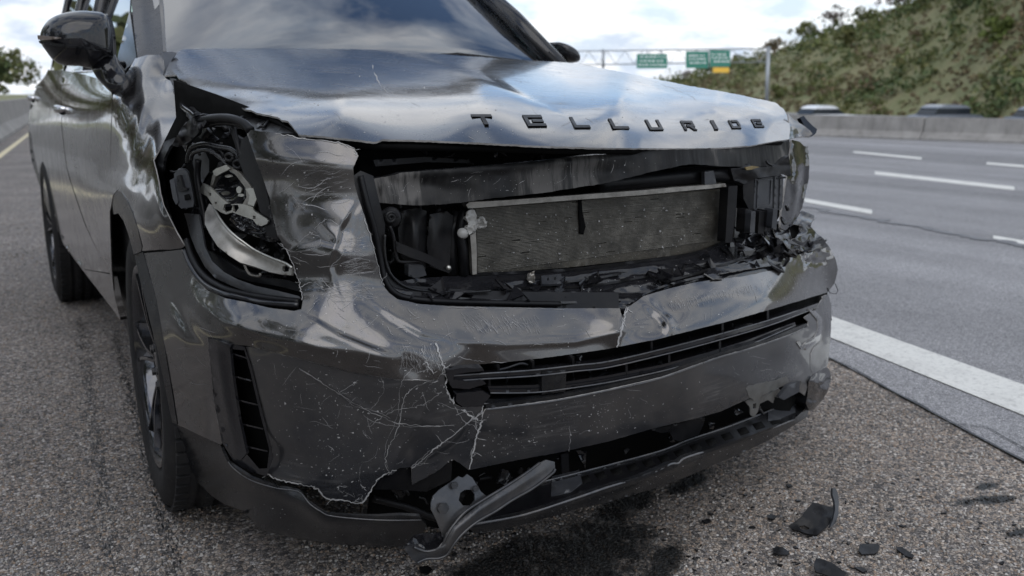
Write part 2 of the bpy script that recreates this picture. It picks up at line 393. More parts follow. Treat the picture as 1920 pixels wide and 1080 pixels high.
def mat_asphalt(name, cols, scale, bstr, patch=.25, dark=None, tan=0.):
    m, t, b = newmat(name); c0 = nd(t, 'ShaderNodeTexCoord'); v = c0.outputs['Object']
    wp = noise(t, scale*.5, 2, .5, v)
    mxv = nd(t, 'ShaderNodeMix', data_type='VECTOR'); mxv.inputs['Factor'].default_value = .012
    t.links.new(v, mxv.inputs['A']); t.links.new(wp.outputs['Color'], mxv.inputs['B'])
    vo = nd(t, 'ShaderNodeTexVoronoi'); vo.inputs['Scale'].default_value = scale; t.links.new(mxv.outputs['Result'], vo.inputs['Vector'])
    v3 = nd(t, 'ShaderNodeTexVoronoi', feature='DISTANCE_TO_EDGE'); v3.inputs['Scale'].default_value = scale; t.links.new(mxv.outputs['Result'], v3.inputs['Vector'])
    sp = nd(t, 'ShaderNodeSeparateColor'); t.links.new(vo.outputs['Color'], sp.inputs[0])
    n = len(cols); r = ramp(t, sp.outputs[0], [(i/(n-1)*.9+.05, c) for i, c in enumerate(cols)])
    ed = ramp(t, v3.outputs['Distance'], [(.0, .30), (.18, 1.)])
    c = mixc(t, 1.0, r.outputs[0], ed.outputs[0], 'MULTIPLY')
    big = noise(t, 1.3, 6, .65, v); br = ramp(t, big.outputs['Fac'], [(.3, 1-patch), (.7, 1+patch)])
    c = mixc(t, 1.0, c, br.outputs[0], 'MULTIPLY')
    t.links.new(c, b.inputs['Base Color']); b.inputs['Roughness'].default_value = .72; b.inputs['Specular IOR Level'].default_value = .35
    h = nd(t, 'ShaderNodeMath', operation='MULTIPLY_ADD'); t.links.new(sp.outputs[1], h.inputs[0]); h.inputs[1].default_value = .5; t.links.new(ed.outputs[0], h.inputs[2])
    bump(t, b, h.outputs[0], bstr, .004); return m, t, b, c, v
STAINS_SHADE = [(-.12, .10, .30, .17, 20), (-.32, .17, .24, .08, 20), (.02, -.03, .15, .05, 30), (.16, .29, .26, .07, 30), (.38, .30, .15, .04, 20), (1.02, -.21, .11, .03, -20), (1.1, -.15, .06, .02, 0), (.9, -.36, .05, .02, 0)]
def mat_shoulder():
    m, t, b, c, v = mat_asphalt('coarse_shoulder_aggregate', [(.07, .067, .068), (.17, .158, .15), (.24, .215, .195), (.33, .275, .23), (.42, .37, .32), (.20, .19, .19), (.52, .49, .46)], 112, .7, .22)
    # oil and coolant stains, plus ellipses that paint the shade below the bumper
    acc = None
    for (x, y, rx, ry, rot) in STAINS_SHADE:
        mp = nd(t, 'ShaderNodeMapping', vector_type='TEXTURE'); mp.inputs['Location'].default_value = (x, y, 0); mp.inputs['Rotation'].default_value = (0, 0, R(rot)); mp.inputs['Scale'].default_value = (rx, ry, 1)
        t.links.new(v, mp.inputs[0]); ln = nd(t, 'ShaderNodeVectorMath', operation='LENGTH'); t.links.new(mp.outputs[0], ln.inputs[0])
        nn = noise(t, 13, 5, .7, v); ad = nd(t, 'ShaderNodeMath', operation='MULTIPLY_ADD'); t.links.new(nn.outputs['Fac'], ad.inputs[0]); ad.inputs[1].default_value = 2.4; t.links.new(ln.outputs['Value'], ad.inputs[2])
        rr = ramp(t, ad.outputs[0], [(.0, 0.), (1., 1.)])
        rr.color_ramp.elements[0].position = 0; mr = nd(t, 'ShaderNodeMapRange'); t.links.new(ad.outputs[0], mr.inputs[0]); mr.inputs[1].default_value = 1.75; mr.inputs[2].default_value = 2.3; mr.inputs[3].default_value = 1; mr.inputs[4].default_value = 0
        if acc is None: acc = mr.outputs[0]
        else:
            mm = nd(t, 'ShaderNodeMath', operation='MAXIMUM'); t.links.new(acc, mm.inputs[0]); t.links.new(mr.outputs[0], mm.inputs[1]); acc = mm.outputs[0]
    sx = nd(t, 'ShaderNodeSeparateXYZ'); t.links.new(v, sx.inputs[0]); wn_ = noise(t, .9, 5, .6, v)
    xx = nd(t, 'ShaderNodeMath', operation='ADD'); t.links.new(sx.outputs[0], xx.inputs[0]); t.links.new(wn_.outputs['Fac'], xx.inputs[1])
    tn = ramp(t, xx.outputs[0], [(.0, (.88, .875, .89)), (1., (1.08, 1.03, .98))])
    c = mixc(t, 1., c, tn.outputs[0], 'MULTIPLY')
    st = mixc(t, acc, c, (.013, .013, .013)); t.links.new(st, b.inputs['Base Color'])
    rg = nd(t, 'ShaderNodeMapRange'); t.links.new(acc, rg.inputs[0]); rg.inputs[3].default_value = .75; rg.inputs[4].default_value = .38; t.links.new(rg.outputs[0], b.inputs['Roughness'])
    return m
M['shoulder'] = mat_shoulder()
def mat_road():
    m, t, b, c, v = mat_asphalt('worn_lane_asphalt', [(.26, .255, .265), (.33, .325, .333), (.39, .382, .388), (.45, .44, .443), (.30, .295, .305)], 120, .35, .10)
    # wheel-track bands along the road
    mp = nd(t, 'ShaderNodeMapping'); mp.inputs['Rotation'].default_value = (0, 0, R(11.5)); mp.inputs['Scale'].default_value = (.55, .012, 1); t.links.new(v, mp.inputs[0])
    n = noise(t, 1.6, 3, .6, mp.outputs[0]); r = ramp(t, n.outputs['Fac'], [(.35, .72), (.62, 1.12)])
    t.links.new(mixc(t, 1., c, r.outputs[0], 'MULTIPLY'), b.inputs['Base Color']); return m
M['road'] = mat_road()
def mat_line(name, col):
    m, t, b = newmat(name); v = ocoord(t); n = noise(t, 60, 6, .7, v); n2 = noise(t, 6, 5, .6, v)
    c = ramp(t, n.outputs['Fac'], [(.3, tuple(k*.6 for k in col)), (.5, col)]); c2 = mixc(t, ramp(t, n2.outputs['Fac'], [(.5, 0.), (.8, .5)]).outputs[0], c.outputs[0], (.3, .29, .28))
    t.links.new(c2, b.inputs['Base Color']); b.inputs['Roughness'].default_value = .7; bump(t, b, n.outputs['Fac'], .4, .002); return m
M['white'] = mat_line('worn_white_road_paint', (.66, .65, .61)); M['yellow'] = mat_line('worn_yellow_road_paint', (.66, .58, .38))
M['tar2'] = mat_plain('old_tar_streak', (.13, .13, .137), .6, 0, .3, .4, 90)
M['pillar'] = mat_plain('pillar_cover', (.010, .010, .013), .25, 0, .1, .02, spec=.25)
M['tar'] = mat_plain('dark_tar_seam', (.02, .02, .021), .5, 0, .3, .4, 90)
def mat_concrete():
    m, t, b = newmat('weathered_concrete'); v = ocoord(t); n = noise(t, 2, 8, .65, v)
    st = ocoord(t, (3, 3, .35)); n2 = noise(t, 2.2, 5, .6, st)
    c = ramp(t, n.outputs['Fac'], [(.3, (.20, .19, .18)), (.7, (.33, .315, .295))]); c2 = mixc(t, ramp(t, n2.outputs['Fac'], [(.5, 0.), (.75, .6)]).outputs[0], c.outputs[0], (.13, .12, .11))
    t.links.new(c2, b.inputs['Base Color']); b.inputs['Roughness'].default_value = .85; bump(t, b, noise(t, 60, 5, .6, v).outputs['Fac'], .3, .004); return m
M['conc'] = mat_concrete()
def mat_attr(name, rough=.7, trans=.0):
    m, t, b = newmat(name); a = nd(t, 'ShaderNodeAttribute', attribute_name='tint'); v = ocoord(t); n = noise(t, 3, 4, .6, v)
    r = ramp(t, n.outputs['Fac'], [(.3, .75), (.7, 1.2)]); t.links.new(mixc(t, 1., a.outputs['Color'], r.outputs[0], 'MULTIPLY'), b.inputs['Base Color']); b.inputs['Roughness'].default_value = rough; b.inputs['Specular IOR Level'].default_value = .25
    return m
M['leaf'] = mat_attr('leaves_and_scrub')
def mat_hill():
    m, t, b = newmat('dry_grass_hillside'); v = ocoord(t); n = noise(t, .12, 8, .65, v); n2 = noise(t, 2.5, 6, .7, v)
    c = ramp(t, n.outputs['Fac'], [(.32, (.10, .125, .045)), (.46, (.16, .165, .07)), (.6, (.21, .19, .095)), (.72, (.12, .14, .055))])
    r = ramp(t, n2.outputs['Fac'], [(.3, .6), (.7, 1.25)]); t.links.new(mixc(t, 1., c.outputs[0], r.outputs[0], 'MULTIPLY'), b.inputs['Base Color']); b.inputs['Roughness'].default_value = .9; return m
M['hill'] = mat_hill()
M['bark'] = mat_plain('grey_brown_bark', (.09, .075, .06), .85, 0, .3, .6, 20)
M['galv'] = mat_plain('galvanised_steel', (.34, .36, .38), .45, .6, .15, .1)
M['sign'] = mat_plain('green_sign_sheet', (.0, .16, .105), .4, 0, .06, 0)
M['signy'] = mat_plain('yellow_sign_sheet', (.72, .42, .02), .4, 0, .06, 0)
M['signw'] = mat_plain('white_sign_legend', (.75, .77, .76), .4, 0, .05, 0)
M['carw'] = mat_plain('white_car_paint', (.72, .73, .75), .2, 0, .05, 0)
M['carg'] = mat_plain('silver_car_paint', (.22, .24, .27), .25, .5, .05, 0)
M['cabin'] = mat_plain('dark_cabin_fabric', (.03, .032, .036), .8, 0, .2, .2)
M['cglass'] = mat_plain('dark_car_glass', (.02, .025, .03), .06, 0, 0, 0)
M['lamp_r'] = mat_plain('red_tail_lamp', (.4, .01, .01), .2, 0, 0, 0)
M['amber'] = mat_plain('amber_lens', (.12, .10, .09), .2, 0, .1, 0)

# ================================================================== GROUND
def G(px, py): p = P(float(px), float(py), 'z', 0.0); return np.array([p[0], p[1]])
def quad(name, pts, z, mat, parent=None, label=None, kind='structure', cat=None, group=None):
    o = mesh(name, [(p[0], p[1], z) for p in pts], [tuple(range(len(pts)))], mat, parent, False)
    return tag(o, label, cat, group, kind)
def linept(a, b, y): t = (y-a[1])/(b[1]-a[1]); return np.array([a[0]+(b[0]-a[0])*t, y])
quad('ground', [(-1500, -1500), (1500, -1500), (1500, 1500), (-1500, 1500)], -1.62, M['hill'], label='dry grassy ground beyond the barriers')
# left barrier line, seam line, right barrier line
LB = (G(0, 268), G(50, 236)); SE = (G(1562, 676), G(1920, 868)); RB = (G(1502, 255), G(1920, 270))
Y0, Y1 = -45, 260
rdir = np.array([.2, 1.]); rdir /= np.hypot(*rdir)
SEN = SE[1]-rdir*45; LBN = linept(*LB, -44)
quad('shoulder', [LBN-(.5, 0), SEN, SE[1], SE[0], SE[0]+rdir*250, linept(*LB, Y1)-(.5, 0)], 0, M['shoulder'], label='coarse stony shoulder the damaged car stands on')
seam_hi = SE[0]+rdir*250
rb0 = linept(*RB, Y0); rb_far = RB[0]+rdir*240
quad('road', [SE[1], SEN, rb0+(1.2, 0), RB[0]+(1.2, 0), rb_far+(1.2, 0), seam_hi, SE[0]], .004, M['road'], label='grey multi-lane highway surface')
quad('far_road', [rb0+(1.4, 0), rb0+(34, 0), rb_far+(40, 0), rb_far+(1.4, 0), RB[0]+(1.4, 0)], -1.22, M['road'], label='opposite carriageway behind the barrier')
def bank(name, line, dxo, z0, label):
    V = [(p[0], p[1], z0) for p in line]+[(p[0]+dxo, p[1], -1.64) for p in line]; n = len(line)
    f = [(i, i+1, n+i+1, n+i) if dxo < 0 else (i, n+i, n+i+1, i+1) for i in range(n-1)]
    tag(mesh(name, V, f, M['hill'], None, False), label, None, None, 'structure')
bank('embankment', [LBN-(.5, 0), linept(*LB, Y1)-(.5, 0)], -4, 0, 'grassy bank below the left barrier')
bank('embankment', [rb0+(1.2, 0), RB[0]+(1.2, 0), rb_far+(1.2, 0)], .25, .004, 'bank behind the median barrier')
# painted lines
def roadline(name, q, label, y0=None, y1=None, mat='white', group=None):
    """q = four photo corners: near/far of both edges"""
    a0, a1, b0, b1 = [G(*k) for k in q]
    if y0 is not None: pts = [linept(a0, a1, y0), linept(b0, b1, y0), linept(b0, b1, y1), linept(a0, a1, y1)]
    else: pts = [a0, b0, b1, a1]
    return quad(name, pts, .008, M[mat], label=label, kind=None, cat='road marking', group=group)
roadline('edge_line', [(1920, 783), (1560, 637), (1920, 725), (1560, 596)], 'solid white edge line on the road right of the damaged car', -6, 9)
roadline('lane_dash', [(1902, 358), (1640, 328), (1902, 351), (1640, 322)], 'white lane dash in the middle of the highway, second row from the car')
roadline('lane_dash', [(1635, 403), (1508, 380), (1635, 395), (1508, 373)], 'white lane dash that starts just beside the crushed front corner of the car')
roadline('lane_dash', [(2100, 494), (1862, 449), (2100, 484), (1862, 443)], 'white lane dash cut off by the right edge of the photo')
roadline('lane_dash', [(1728, 300), (1600, 287), (1728, 296), (1600, 284)], 'faint white lane dash near the far barrier, left one')
roadline('lane_dash', [(2060, 327), (1850, 309), (2060, 322), (1850, 305)], 'faint white lane dash near the far barrier, at the right')
a0, a1, b0, b1 = G(0, 298), G(51, 257), G(0, 288), G(51, 251)
quad('yellow_line', [linept(a0, a1, -30), linept(b0, b1, -30), linept(b0, b1, 90), linept(a0, a1, 90)], .006, M['yellow'], label='long pale yellow edge line on the shoulder behind the car', kind=None, cat='road marking')
# dark seam between shoulder and lane, cracks
def crackmesh(name, pts, w, z, seed, label, mt='tar'):
    p = []; n = len(pts)
    for i in range(n-1):
        for k in range(24): p.append(pts[i]+(pts[i+1]-pts[i])*k/24)
    p = np.array(p+[pts[-1]]); d = np.gradient(p, axis=0); nn = np.c_[-d[:, 1], d[:, 0]]/np.hypot(d[:, 0], d[:, 1])[:, None]
    j = fbm(p[:, 0]*9, p[:, 1]*9, seed); w1 = w*(.6+1.4*abs(fbm(p[:, 0]*14, p[:, 1]*14, seed+3))); c = p+nn*(j*w*1.6)[:, None]
    A = c+nn*w1[:, None]/2; B = c-nn*w1[:, None]/2; k = len(p)
    return tag(mesh(name, [(q[0], q[1], z) for q in A]+[(q[0], q[1], z) for q in B], [(i, i+1, k+i+1, k+i) for i in range(k-1)], M[mt], None, False), label, 'crack')
crackmesh('pavement_seam', [SE[1]-rdir*6, SE[1]-rdir*2, SE[1], SE[0], SE[0]+rdir*3, SE[0]+rdir*12], .011, .009, 4, 'dark jagged seam between the stony shoulder and the lane asphalt')
crackmesh('tar_streak', [G(2100, 500), G(1920, 462), G(1700, 424), G(1508, 388)], .10, .0095, 8, 'dark tar streak across the lane beside the white dashes', 'tar2')
crackmesh('pavement_crack', [G(1700, 770), G(1790, 800), G(1850, 805), G(1930, 850)], .006, .0088, 12, 'thin crack in the shoulder running towards the seam')

def streak(px0, py0, px1, py1, w, seed, label):
    a, b = G(px0, py0), G(px1, py1); d = b-a; Ln = np.hypot(*d); d /= Ln; n_ = np.array([-d[1], d[0]]); rg = np.random.default_rng(seed); V = []; F = []
    for i in range(900):
        s = rg.random()*Ln; u = rg.normal(0, w*.3); l_ = rg.uniform(.004, .03); t_ = rg.uniform(.0008, .003); c = a+d*s+n_*u; k = len(V)
        V += [(*(c+d*l_*.5*x+n_*t_*y), .0022) for x, y in ((-1, 0), (0, -1), (1, 0), (0, 1))]; F.append((k, k+1, k+2, k+3))
    tag(mesh('tyre_streak', V, F, M['tar'], None, False), label, 'tyre mark', None, 'stuff')
streak(150, 600, 215, 1075, .05, 3, 'faint dark tyre streak on the shoulder beside the front wheel')
streak(215, 620, 330, 1075, .04, 4, 'second faint dark tyre streak nearest the front wheel')
# loose and proud stones of the shoulder close to the camera
def stones():
    rng = np.random.default_rng(5); V = []; F = []; T = []
    base = np.array([(1, 0, 0), (.5, .87, 0), (-.5, .87, 0), (-1, 0, 0), (-.5, -.87, 0), (.5, -.87, 0)])
    n = 0; pal = np.array([(.27, .225, .185), (.38, .34, .30), (.19, .185, .185), (.24, .21, .19), (.48, .46, .43), (.12, .115, .115), (.33, .25, .19)])
    for zone, cnt in (((560, 760, 1920, 1085), 13000), ((1560, 640, 1930, 860), 3000), ((0, 560, 420, 1085), 9000), ((0, 330, 260, 600), 3500)):
        x0, y0, x1, y1 = zone; k = 0
        while k < cnt:
            px, py = rng.uniform(x0, x1), rng.uniform(y0, y1); g = G(px, py)
            sd_ = SE[0]+(SE[1]-SE[0])*((g[1]-SE[0][1])/(SE[1][1]-SE[0][1])); k += 1
            if g[0] > sd_[0]-.015: continue
            s = rng.uniform(.0016, .0052)*(1 if py > 500 else 1.5); a = rng.uniform(0, 6.28); c, s_ = math.cos(a), math.sin(a); e = rng.uniform(.6, 1.); h = s*rng.uniform(.35, .8)
            jit = rng.uniform(.75, 1.2, 6)
            P0 = base*jit[:, None]*(s, s*e, 0)
            top = P0*.55+(0, 0, h); top[:, 2] *= rng.uniform(.8, 1.15, 6)
            Q = np.r_[P0+(0, 0, -.001), top]; Q = np.c_[Q[:, 0]*c-Q[:, 1]*s_+g[0], Q[:, 0]*s_+Q[:, 1]*c+g[1], Q[:, 2]+.0005]
            V.append(Q); b = n*12
            F += [(b+i, b+(i+1) % 6, b+6+(i+1) % 6, b+6+i) for i in range(6)]+[tuple(b+6+i for i in range(6))]
            wet = max([0]+[1-((math.hypot(((g[0]-X)*math.cos(R(A))+(g[1]-Y)*math.sin(R(A)))/rx, (-(g[0]-X)*math.sin(R(A))+(g[1]-Y)*math.cos(R(A)))/ry))/.95)**3 for X, Y, rx, ry, A in STAINS_SHADE])  # stones in the stains and the painted shade are darkened too
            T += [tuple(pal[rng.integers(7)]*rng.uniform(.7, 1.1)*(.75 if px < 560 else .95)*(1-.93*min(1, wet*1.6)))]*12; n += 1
    V = np.concatenate(V); o = mesh('loose_stones', V, F, M['stone'], None, False)
    ca = o.data.color_attributes.new('tint', 'FLOAT_COLOR', 'POINT'); ca.data.foreach_set('color', np.c_[np.array(T), np.ones(len(T))].astype(np.float32).ravel())
    tag(o, 'small tan and grey stones standing proud of the shoulder surface', 'gravel', None, 'stuff')
M['stone'] = mat_attr('stones', .7)
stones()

# ---------------- concrete barriers
def barrier(name, a, b, n, height, side, label, base_w=.6):
    """a,b ground points of the visible foot; side = +1 body lies to the left of a->b"""
    d = b-a; Ln = np.hypot(*d); d = d/Ln; nn = np.array([-d[1], d[0]])*side
    root = empty(name, (float(a[0]), float(a[1]), 0), label, 'barrier')
    k = height/.82; prof = [(0, 0), (0, .07*k), (.16, .30*k), (.21, height), (.39, height), (.44, .30*k), (base_w, .07*k), (base_w, 0)]
    seg = Ln/n
    for i in range(n):
        s0, s1 = i*seg+.012, (i+1)*seg-.012; V = []
        for s in (s0, s0+.03, s1-.03, s1):
            ins = .012 if s in (s0, s1) else 0
            for (u, z) in prof:
                uu = u+(ins if u < base_w/2 else -ins); q = a+d*s+nn*uu; V.append((q[0], q[1], z-(ins if z == height else 0)))
        m = len(prof); F = [(r*m+j, r*m+j+1, (r+1)*m+j+1, (r+1)*m+j) for r in range(3) for j in range(m-1)]+[tuple(range(m))[::-1], tuple(3*m+j for j in range(m))]
        mesh('barrier_section', V, F, M['conc'], root, False)
    return root
a = linept(*RB, -14); barrier('concrete_barrier', RB[1]+(RB[1]-RB[0])*3, RB[0]+(RB[0]-RB[1])*.0, 7, .53*1.0, -1, 'long grey concrete median barrier on the far side of the highway')
barrier('concrete_barrier', RB[0], RB[0]+rdir*200, 45, .53, -1, 'distant run of grey median barrier hidden behind the crashed car')
barrier('concrete_barrier', linept(*LB, -20), linept(*LB, 120), 46, .87, 1, 'pale concrete roadside barrier behind the car at the left')

# ---------------- hill on the right
def dirpt(px, zc, py=None, z=None):
    """point on the pixel column px at forward distance zc"""
    d = fw+rt*((px-960)/FPX)+up*((540-(py if py is not None else 173.4))/FPX); q = CAM+d*zc
    if z is not None: q[2] = z
    return q
def hill():
    us = np.linspace(0, 1, 110); vs_ = np.linspace(0, 1, 30)
    pxs = np.interp(us, [0, .12, .7, 1], [1180, 1330, 2300, 3600])
    crest = np.interp(pxs, [1180, 1300, 1345, 1400, 1460, 1500, 1560, 1640, 1700, 1760, 1920, 2300, 3600], [168, 150, 131, 116, 100, 88, 62, 44, 18, -12, -85, -240, -380])
    foot = np.interp(pxs, [1180, 1300, 1500, 1920, 2600, 3600], [230, 190, 120, 62, 50, 48])
    back = foot*1.55+12
    V = []
    for i, px in enumerate(pxs):
        for v in vs_:
            zc = foot[i]+(back[i]-foot[i])*min(1, v/.8); hgt = CAM[2]+(173.4-crest[i])/FPX*back[i]*1.02
            s = min(1, v/.8); prof = (s*s*(3-2*s))*.55+.45*s**.75
            z = -1.7+(hgt+1.7)*prof
            if v > .8: zc = back[i]*(1+(v-.8)*2); z = (hgt)*(1-(v-.8)*.6)
            q = dirpt(px, zc); n_ = float(fbm(np.array(q[0]/11), np.array(q[1]/11), 3, 4)); n2_ = float(fbm(np.array(q[0]/3), np.array(q[1]/3), 9, 2))
            V.append((q[0], q[1], z+(n_*.7+n2_*.2)*min(1, v*4)*(hgt/12)))
    m = len(vs_); F = [(i*m+j, (i+1)*m+j, (i+1)*m+j+1, i*m+j+1) for i in range(len(us)-1) for j in range(m-1)]
    o = mesh('hill', V, F, M['hill'], None, True); tag(o, 'steep scrub covered hillside beyond the highway', None, None, 'structure')
    return np.array(V).reshape(len(us), m, 3), pxs
HV, HPX = hill()
def hillpt(u, v):
    i = u*(HV.shape[0]-1); j = v*(HV.shape[1]-1); a, b = int(min(i, HV.shape[0]-2)), int(min(j, HV.shape[1]-2)); f, g = i-a, j-b
    return HV[a, b]*(1-f)*(1-g)+HV[a+1, b]*f*(1-g)+HV[a, b+1]*(1-f)*g+HV[a+1, b+1]*f*g
def leafblob(V, F, T, c, r, n, leaf, cols, rng, flat=.8):
    """leaf-sized faces in an uneven crown made of several lobes"""
    c = np.array(c, float); nl = max(2, int(4+r)); lob = rng.normal(0, .42, (nl, 3))*r*np.array([1, 1, flat]); lr = rng.uniform(.35, .62, nl)*r
    k = rng.integers(nl, size=n); d = rng.normal(size=(n, 3)); d /= np.linalg.norm(d, axis=1, keepdims=True)
    p = c+lob[k]+d*(lr[k]*rng.uniform(.55, 1.08, n))[:, None]*np.array([1, 1, flat])
    lobt = rng.uniform(.85, 1.2, nl)
    for i in range(n):
        a = rng.normal(size=3); a /= np.linalg.norm(a); nn = d[i]*.7+rng.normal(size=3)*.5; u = np.cross(nn, a); u /= np.linalg.norm(u)+1e-9; v = np.cross(nn, u); v /= np.linalg.norm(v)+1e-9
        s = leaf*rng.uniform(.6, 1.3); q = p[i]; b = len(V)
        V += [q-u*s-v*s*.35, q+u*s*.2-v*s*.75, q+u*s+v*s*.3, q-u*s*.1+v*s*.8]; F.append((b, b+1, b+2, b+3))
        col = np.array(cols[rng.integers(len(cols))])*rng.uniform(.75, 1.2)*lobt[k[i]]; T += [tuple(col)]*4
def leafobj(name, V, F, T, parent=None):
    o = mesh(name, V, F, M['leaf'], parent, False); ca = o.data.color_attributes.new('tint', 'FLOAT_COLOR', 'POINT')
    ca.data.foreach_set('color', np.c_[np.array(T), np.ones(len(T))].astype(np.float32).ravel()); return o
OLIVE = [(.11, .13, .045), (.14, .15, .055), (.09, .11, .042), (.16, .155, .065)]
STRAW = [(.20, .165, .09), (.24, .20, .11), (.15, .14, .07), (.17, .13, .08)]
BROWN = [(.15, .11, .065), (.18, .135, .08), (.13, .10, .065), (.12, .115, .055)]
DGREEN = [(.07, .10, .038), (.09, .12, .045), (.06, .085, .036)]
BARE = [(.13, .11, .10), (.11, .09, .085), (.15, .125, .11)]
rng = np.random.default_rng(11)
V, F, T = [], [], []
for i in range(4200):
    u = rng.uniform(.02, .98); v = rng.uniform(.0, .84); c = hillpt(u, v); dist = np.linalg.norm(c-CAM)
    cl = float(fbm(np.array(c[0]/14), np.array(c[1]/14), 21, 3))+v*.55-.1
    if cl > .20:
        if rng.random() < .45: continue
        cols, r = (OLIVE if rng.random() < .65 else DGREEN), rng.uniform(.8, 1.7)*(.5+dist/170)
    elif cl > -.05: cols, r = (OLIVE if rng.random() < .6 else BROWN), rng.uniform(.5, 1.1)*(.5+dist/170)
    else: cols, r = (STRAW if rng.random() < .6 else BROWN), rng.uniform(.25, .6)*(.5+dist/170)
    leafblob(V, F, T, c+(0, 0, r*.2), r, 30, .10+r*.10, cols, rng, .65)
so_ = leafobj('hillside_scrub', V, F, T); tag(so_, 'olive and brown scrub covering the hillside beyond the highway', 'scrub', None, 'stuff')
def tree(c, h, r, cols, label, leafn=420, leaf=.22, trunk=.35, cat='tree', group=None, bare=False):
    root = empty('tree' if cat == 'tree' else 'bush', tuple(c), label, cat, group); c = np.array(c, float); parts = []
    rg = np.random.default_rng(int(abs(c[0]*31+c[1]*17))+3)
    top = c+(rg.uniform(-.3, .3), rg.uniform(-.3, .3), h*.75)
    parts.append(tube_vf([c-(0, 0, .3), c+(top-c)*.4+rg.normal(0, .05, 3)*h*.2, top], [h*.022, h*.016, h*.006], 7)); ends = []
    for k in range(9 if not bare else 26):
        s = c+(top-c)*rg.uniform(.3, .95); e_ = s+np.array([rg.uniform(-1, 1)*r, rg.uniform(-1, 1)*r, rg.uniform(.1, .55)*h*.5]); md = (s+e_)/2+rg.normal(0, .08, 3)*h*.3
        parts.append(tube_vf([s, md, e_], [h*.009, h*.006, h*.002], 5)); ends.append(e_)
    mesh('trunk', *join(parts), M['bark'], root, True)
    V, F, T = [], [], []
    leafblob(V, F, T, c+(0, 0, h*(1-trunk)*.5+h*trunk), r, leafn, leaf, cols, rg, h*(1-trunk)/(2*r)*1.1)
    for e_ in ends[:9]: leafblob(V, F, T, e_, r*.35, leafn//14, leaf, cols, rg, .8)
    leafobj('crown', V, F, T, root)
    return root
ridge = [(.085, 26, 'bare brownish tree at the low left end of the hill ridge', BARE), (.115, 20, 'dark round bush on the ridge just right of the road signs', DGREEN), (.15, 22, 'olive bush on the ridge right of the sign gantry post', OLIVE), (.19, 30, 'low brown bush on the rising ridge line', BROWN), (.225, 38, 'dull green tree on the ridge with rounded crown', OLIVE), (.255, 46, 'thin leafless tree on the ridge standing out against the clouds', BARE), (.29, 40, 'low olive shrub on the ridge below the tall trees', OLIVE), (.325, 62, 'tall sparse tree with see-through crown on the ridge', BARE), (.35, 52, 'yellow green tree beside the sparse tall tree on the ridge', OLIVE), (.385, 55, 'dense dark green tree on the ridge at the top edge of the photo', DGREEN), (.43, 70, 'broad olive tree high on the ridge at the upper right', OLIVE), (.48, 80, 'brown leaved tree high on the ridge at the upper right corner', BROWN)]
for u, h, lb, cols in ridge:
    c = hillpt(u, .78); k = np.linalg.norm(c-CAM)/1720; h = h*k*.8
    tree(c-(0, 0, .12*h), h*1.1, h*.6, cols, lb, 800 if cols is not BARE else 260, .055*h, bare=cols is BARE)
for u, v, h, lb, cols in [(.20, .12, 2.2, 'round olive bush low on the slope right of the gantry post', OLIVE), (.30, .15, 2.0, 'reddish brown bush low on the slope above the white car', BROWN), (.40, .5, 3., 'dark green bush halfway up the slope', DGREEN), (.44, .3, 2.6, 'bright green bush near the right edge of the slope', [(.10, .13, .03), (.12, .15, .04)]), (.36, .62, 3., 'pair of merged olive bushes in the upper slope', OLIVE), (.27, .5, 2.6, 'pale yellow green bush in the middle of the slope', [(.12, .12, .04), (.09, .10, .035)])]:
    c = hillpt(u, v); tree(c-(0, 0, .3), h, h*.6, cols, lb, 260, .26, .1, 'bush')

# trees beyond the left barrier
LG = []
for i, (y, off, h, r, cols, lb) in enumerate([(52, 3.5, 4.4, 2.3, OLIVE, 'bushy green tree over the left barrier, nearest the photo edge'), (60, 4.5, 3.9, 2.2, DGREEN, 'dark green tree over the left barrier beside the car handles'), (72, 4, 4.2, 2.4, OLIVE, 'low green tree farthest along the left barrier'), (47, 8, 4.8, 2.6, BARE, 'half bare tree rising behind the left barrier'),
    (-6, 5, 5, 3., OLIVE, 'roadside tree behind the left barrier, outside the photo'), (1, 6, 6, 3.4, DGREEN, 'roadside tree reflected in the front doors'), (9, 5, 5.5, 3, OLIVE, 'roadside tree reflected in the rear doors'), (18, 6, 6, 3.2, BROWN, 'roadside tree beyond the left barrier behind the car'), (29, 5, 5.4, 3, OLIVE, 'roadside tree beyond the left barrier hidden by the car mirror')]):
    b = linept(*LB, y); tree((b[0]-off, y, 0), h, r, cols, lb, 2600 if i < 4 else 420, .13 if i < 4 else .3, .12)
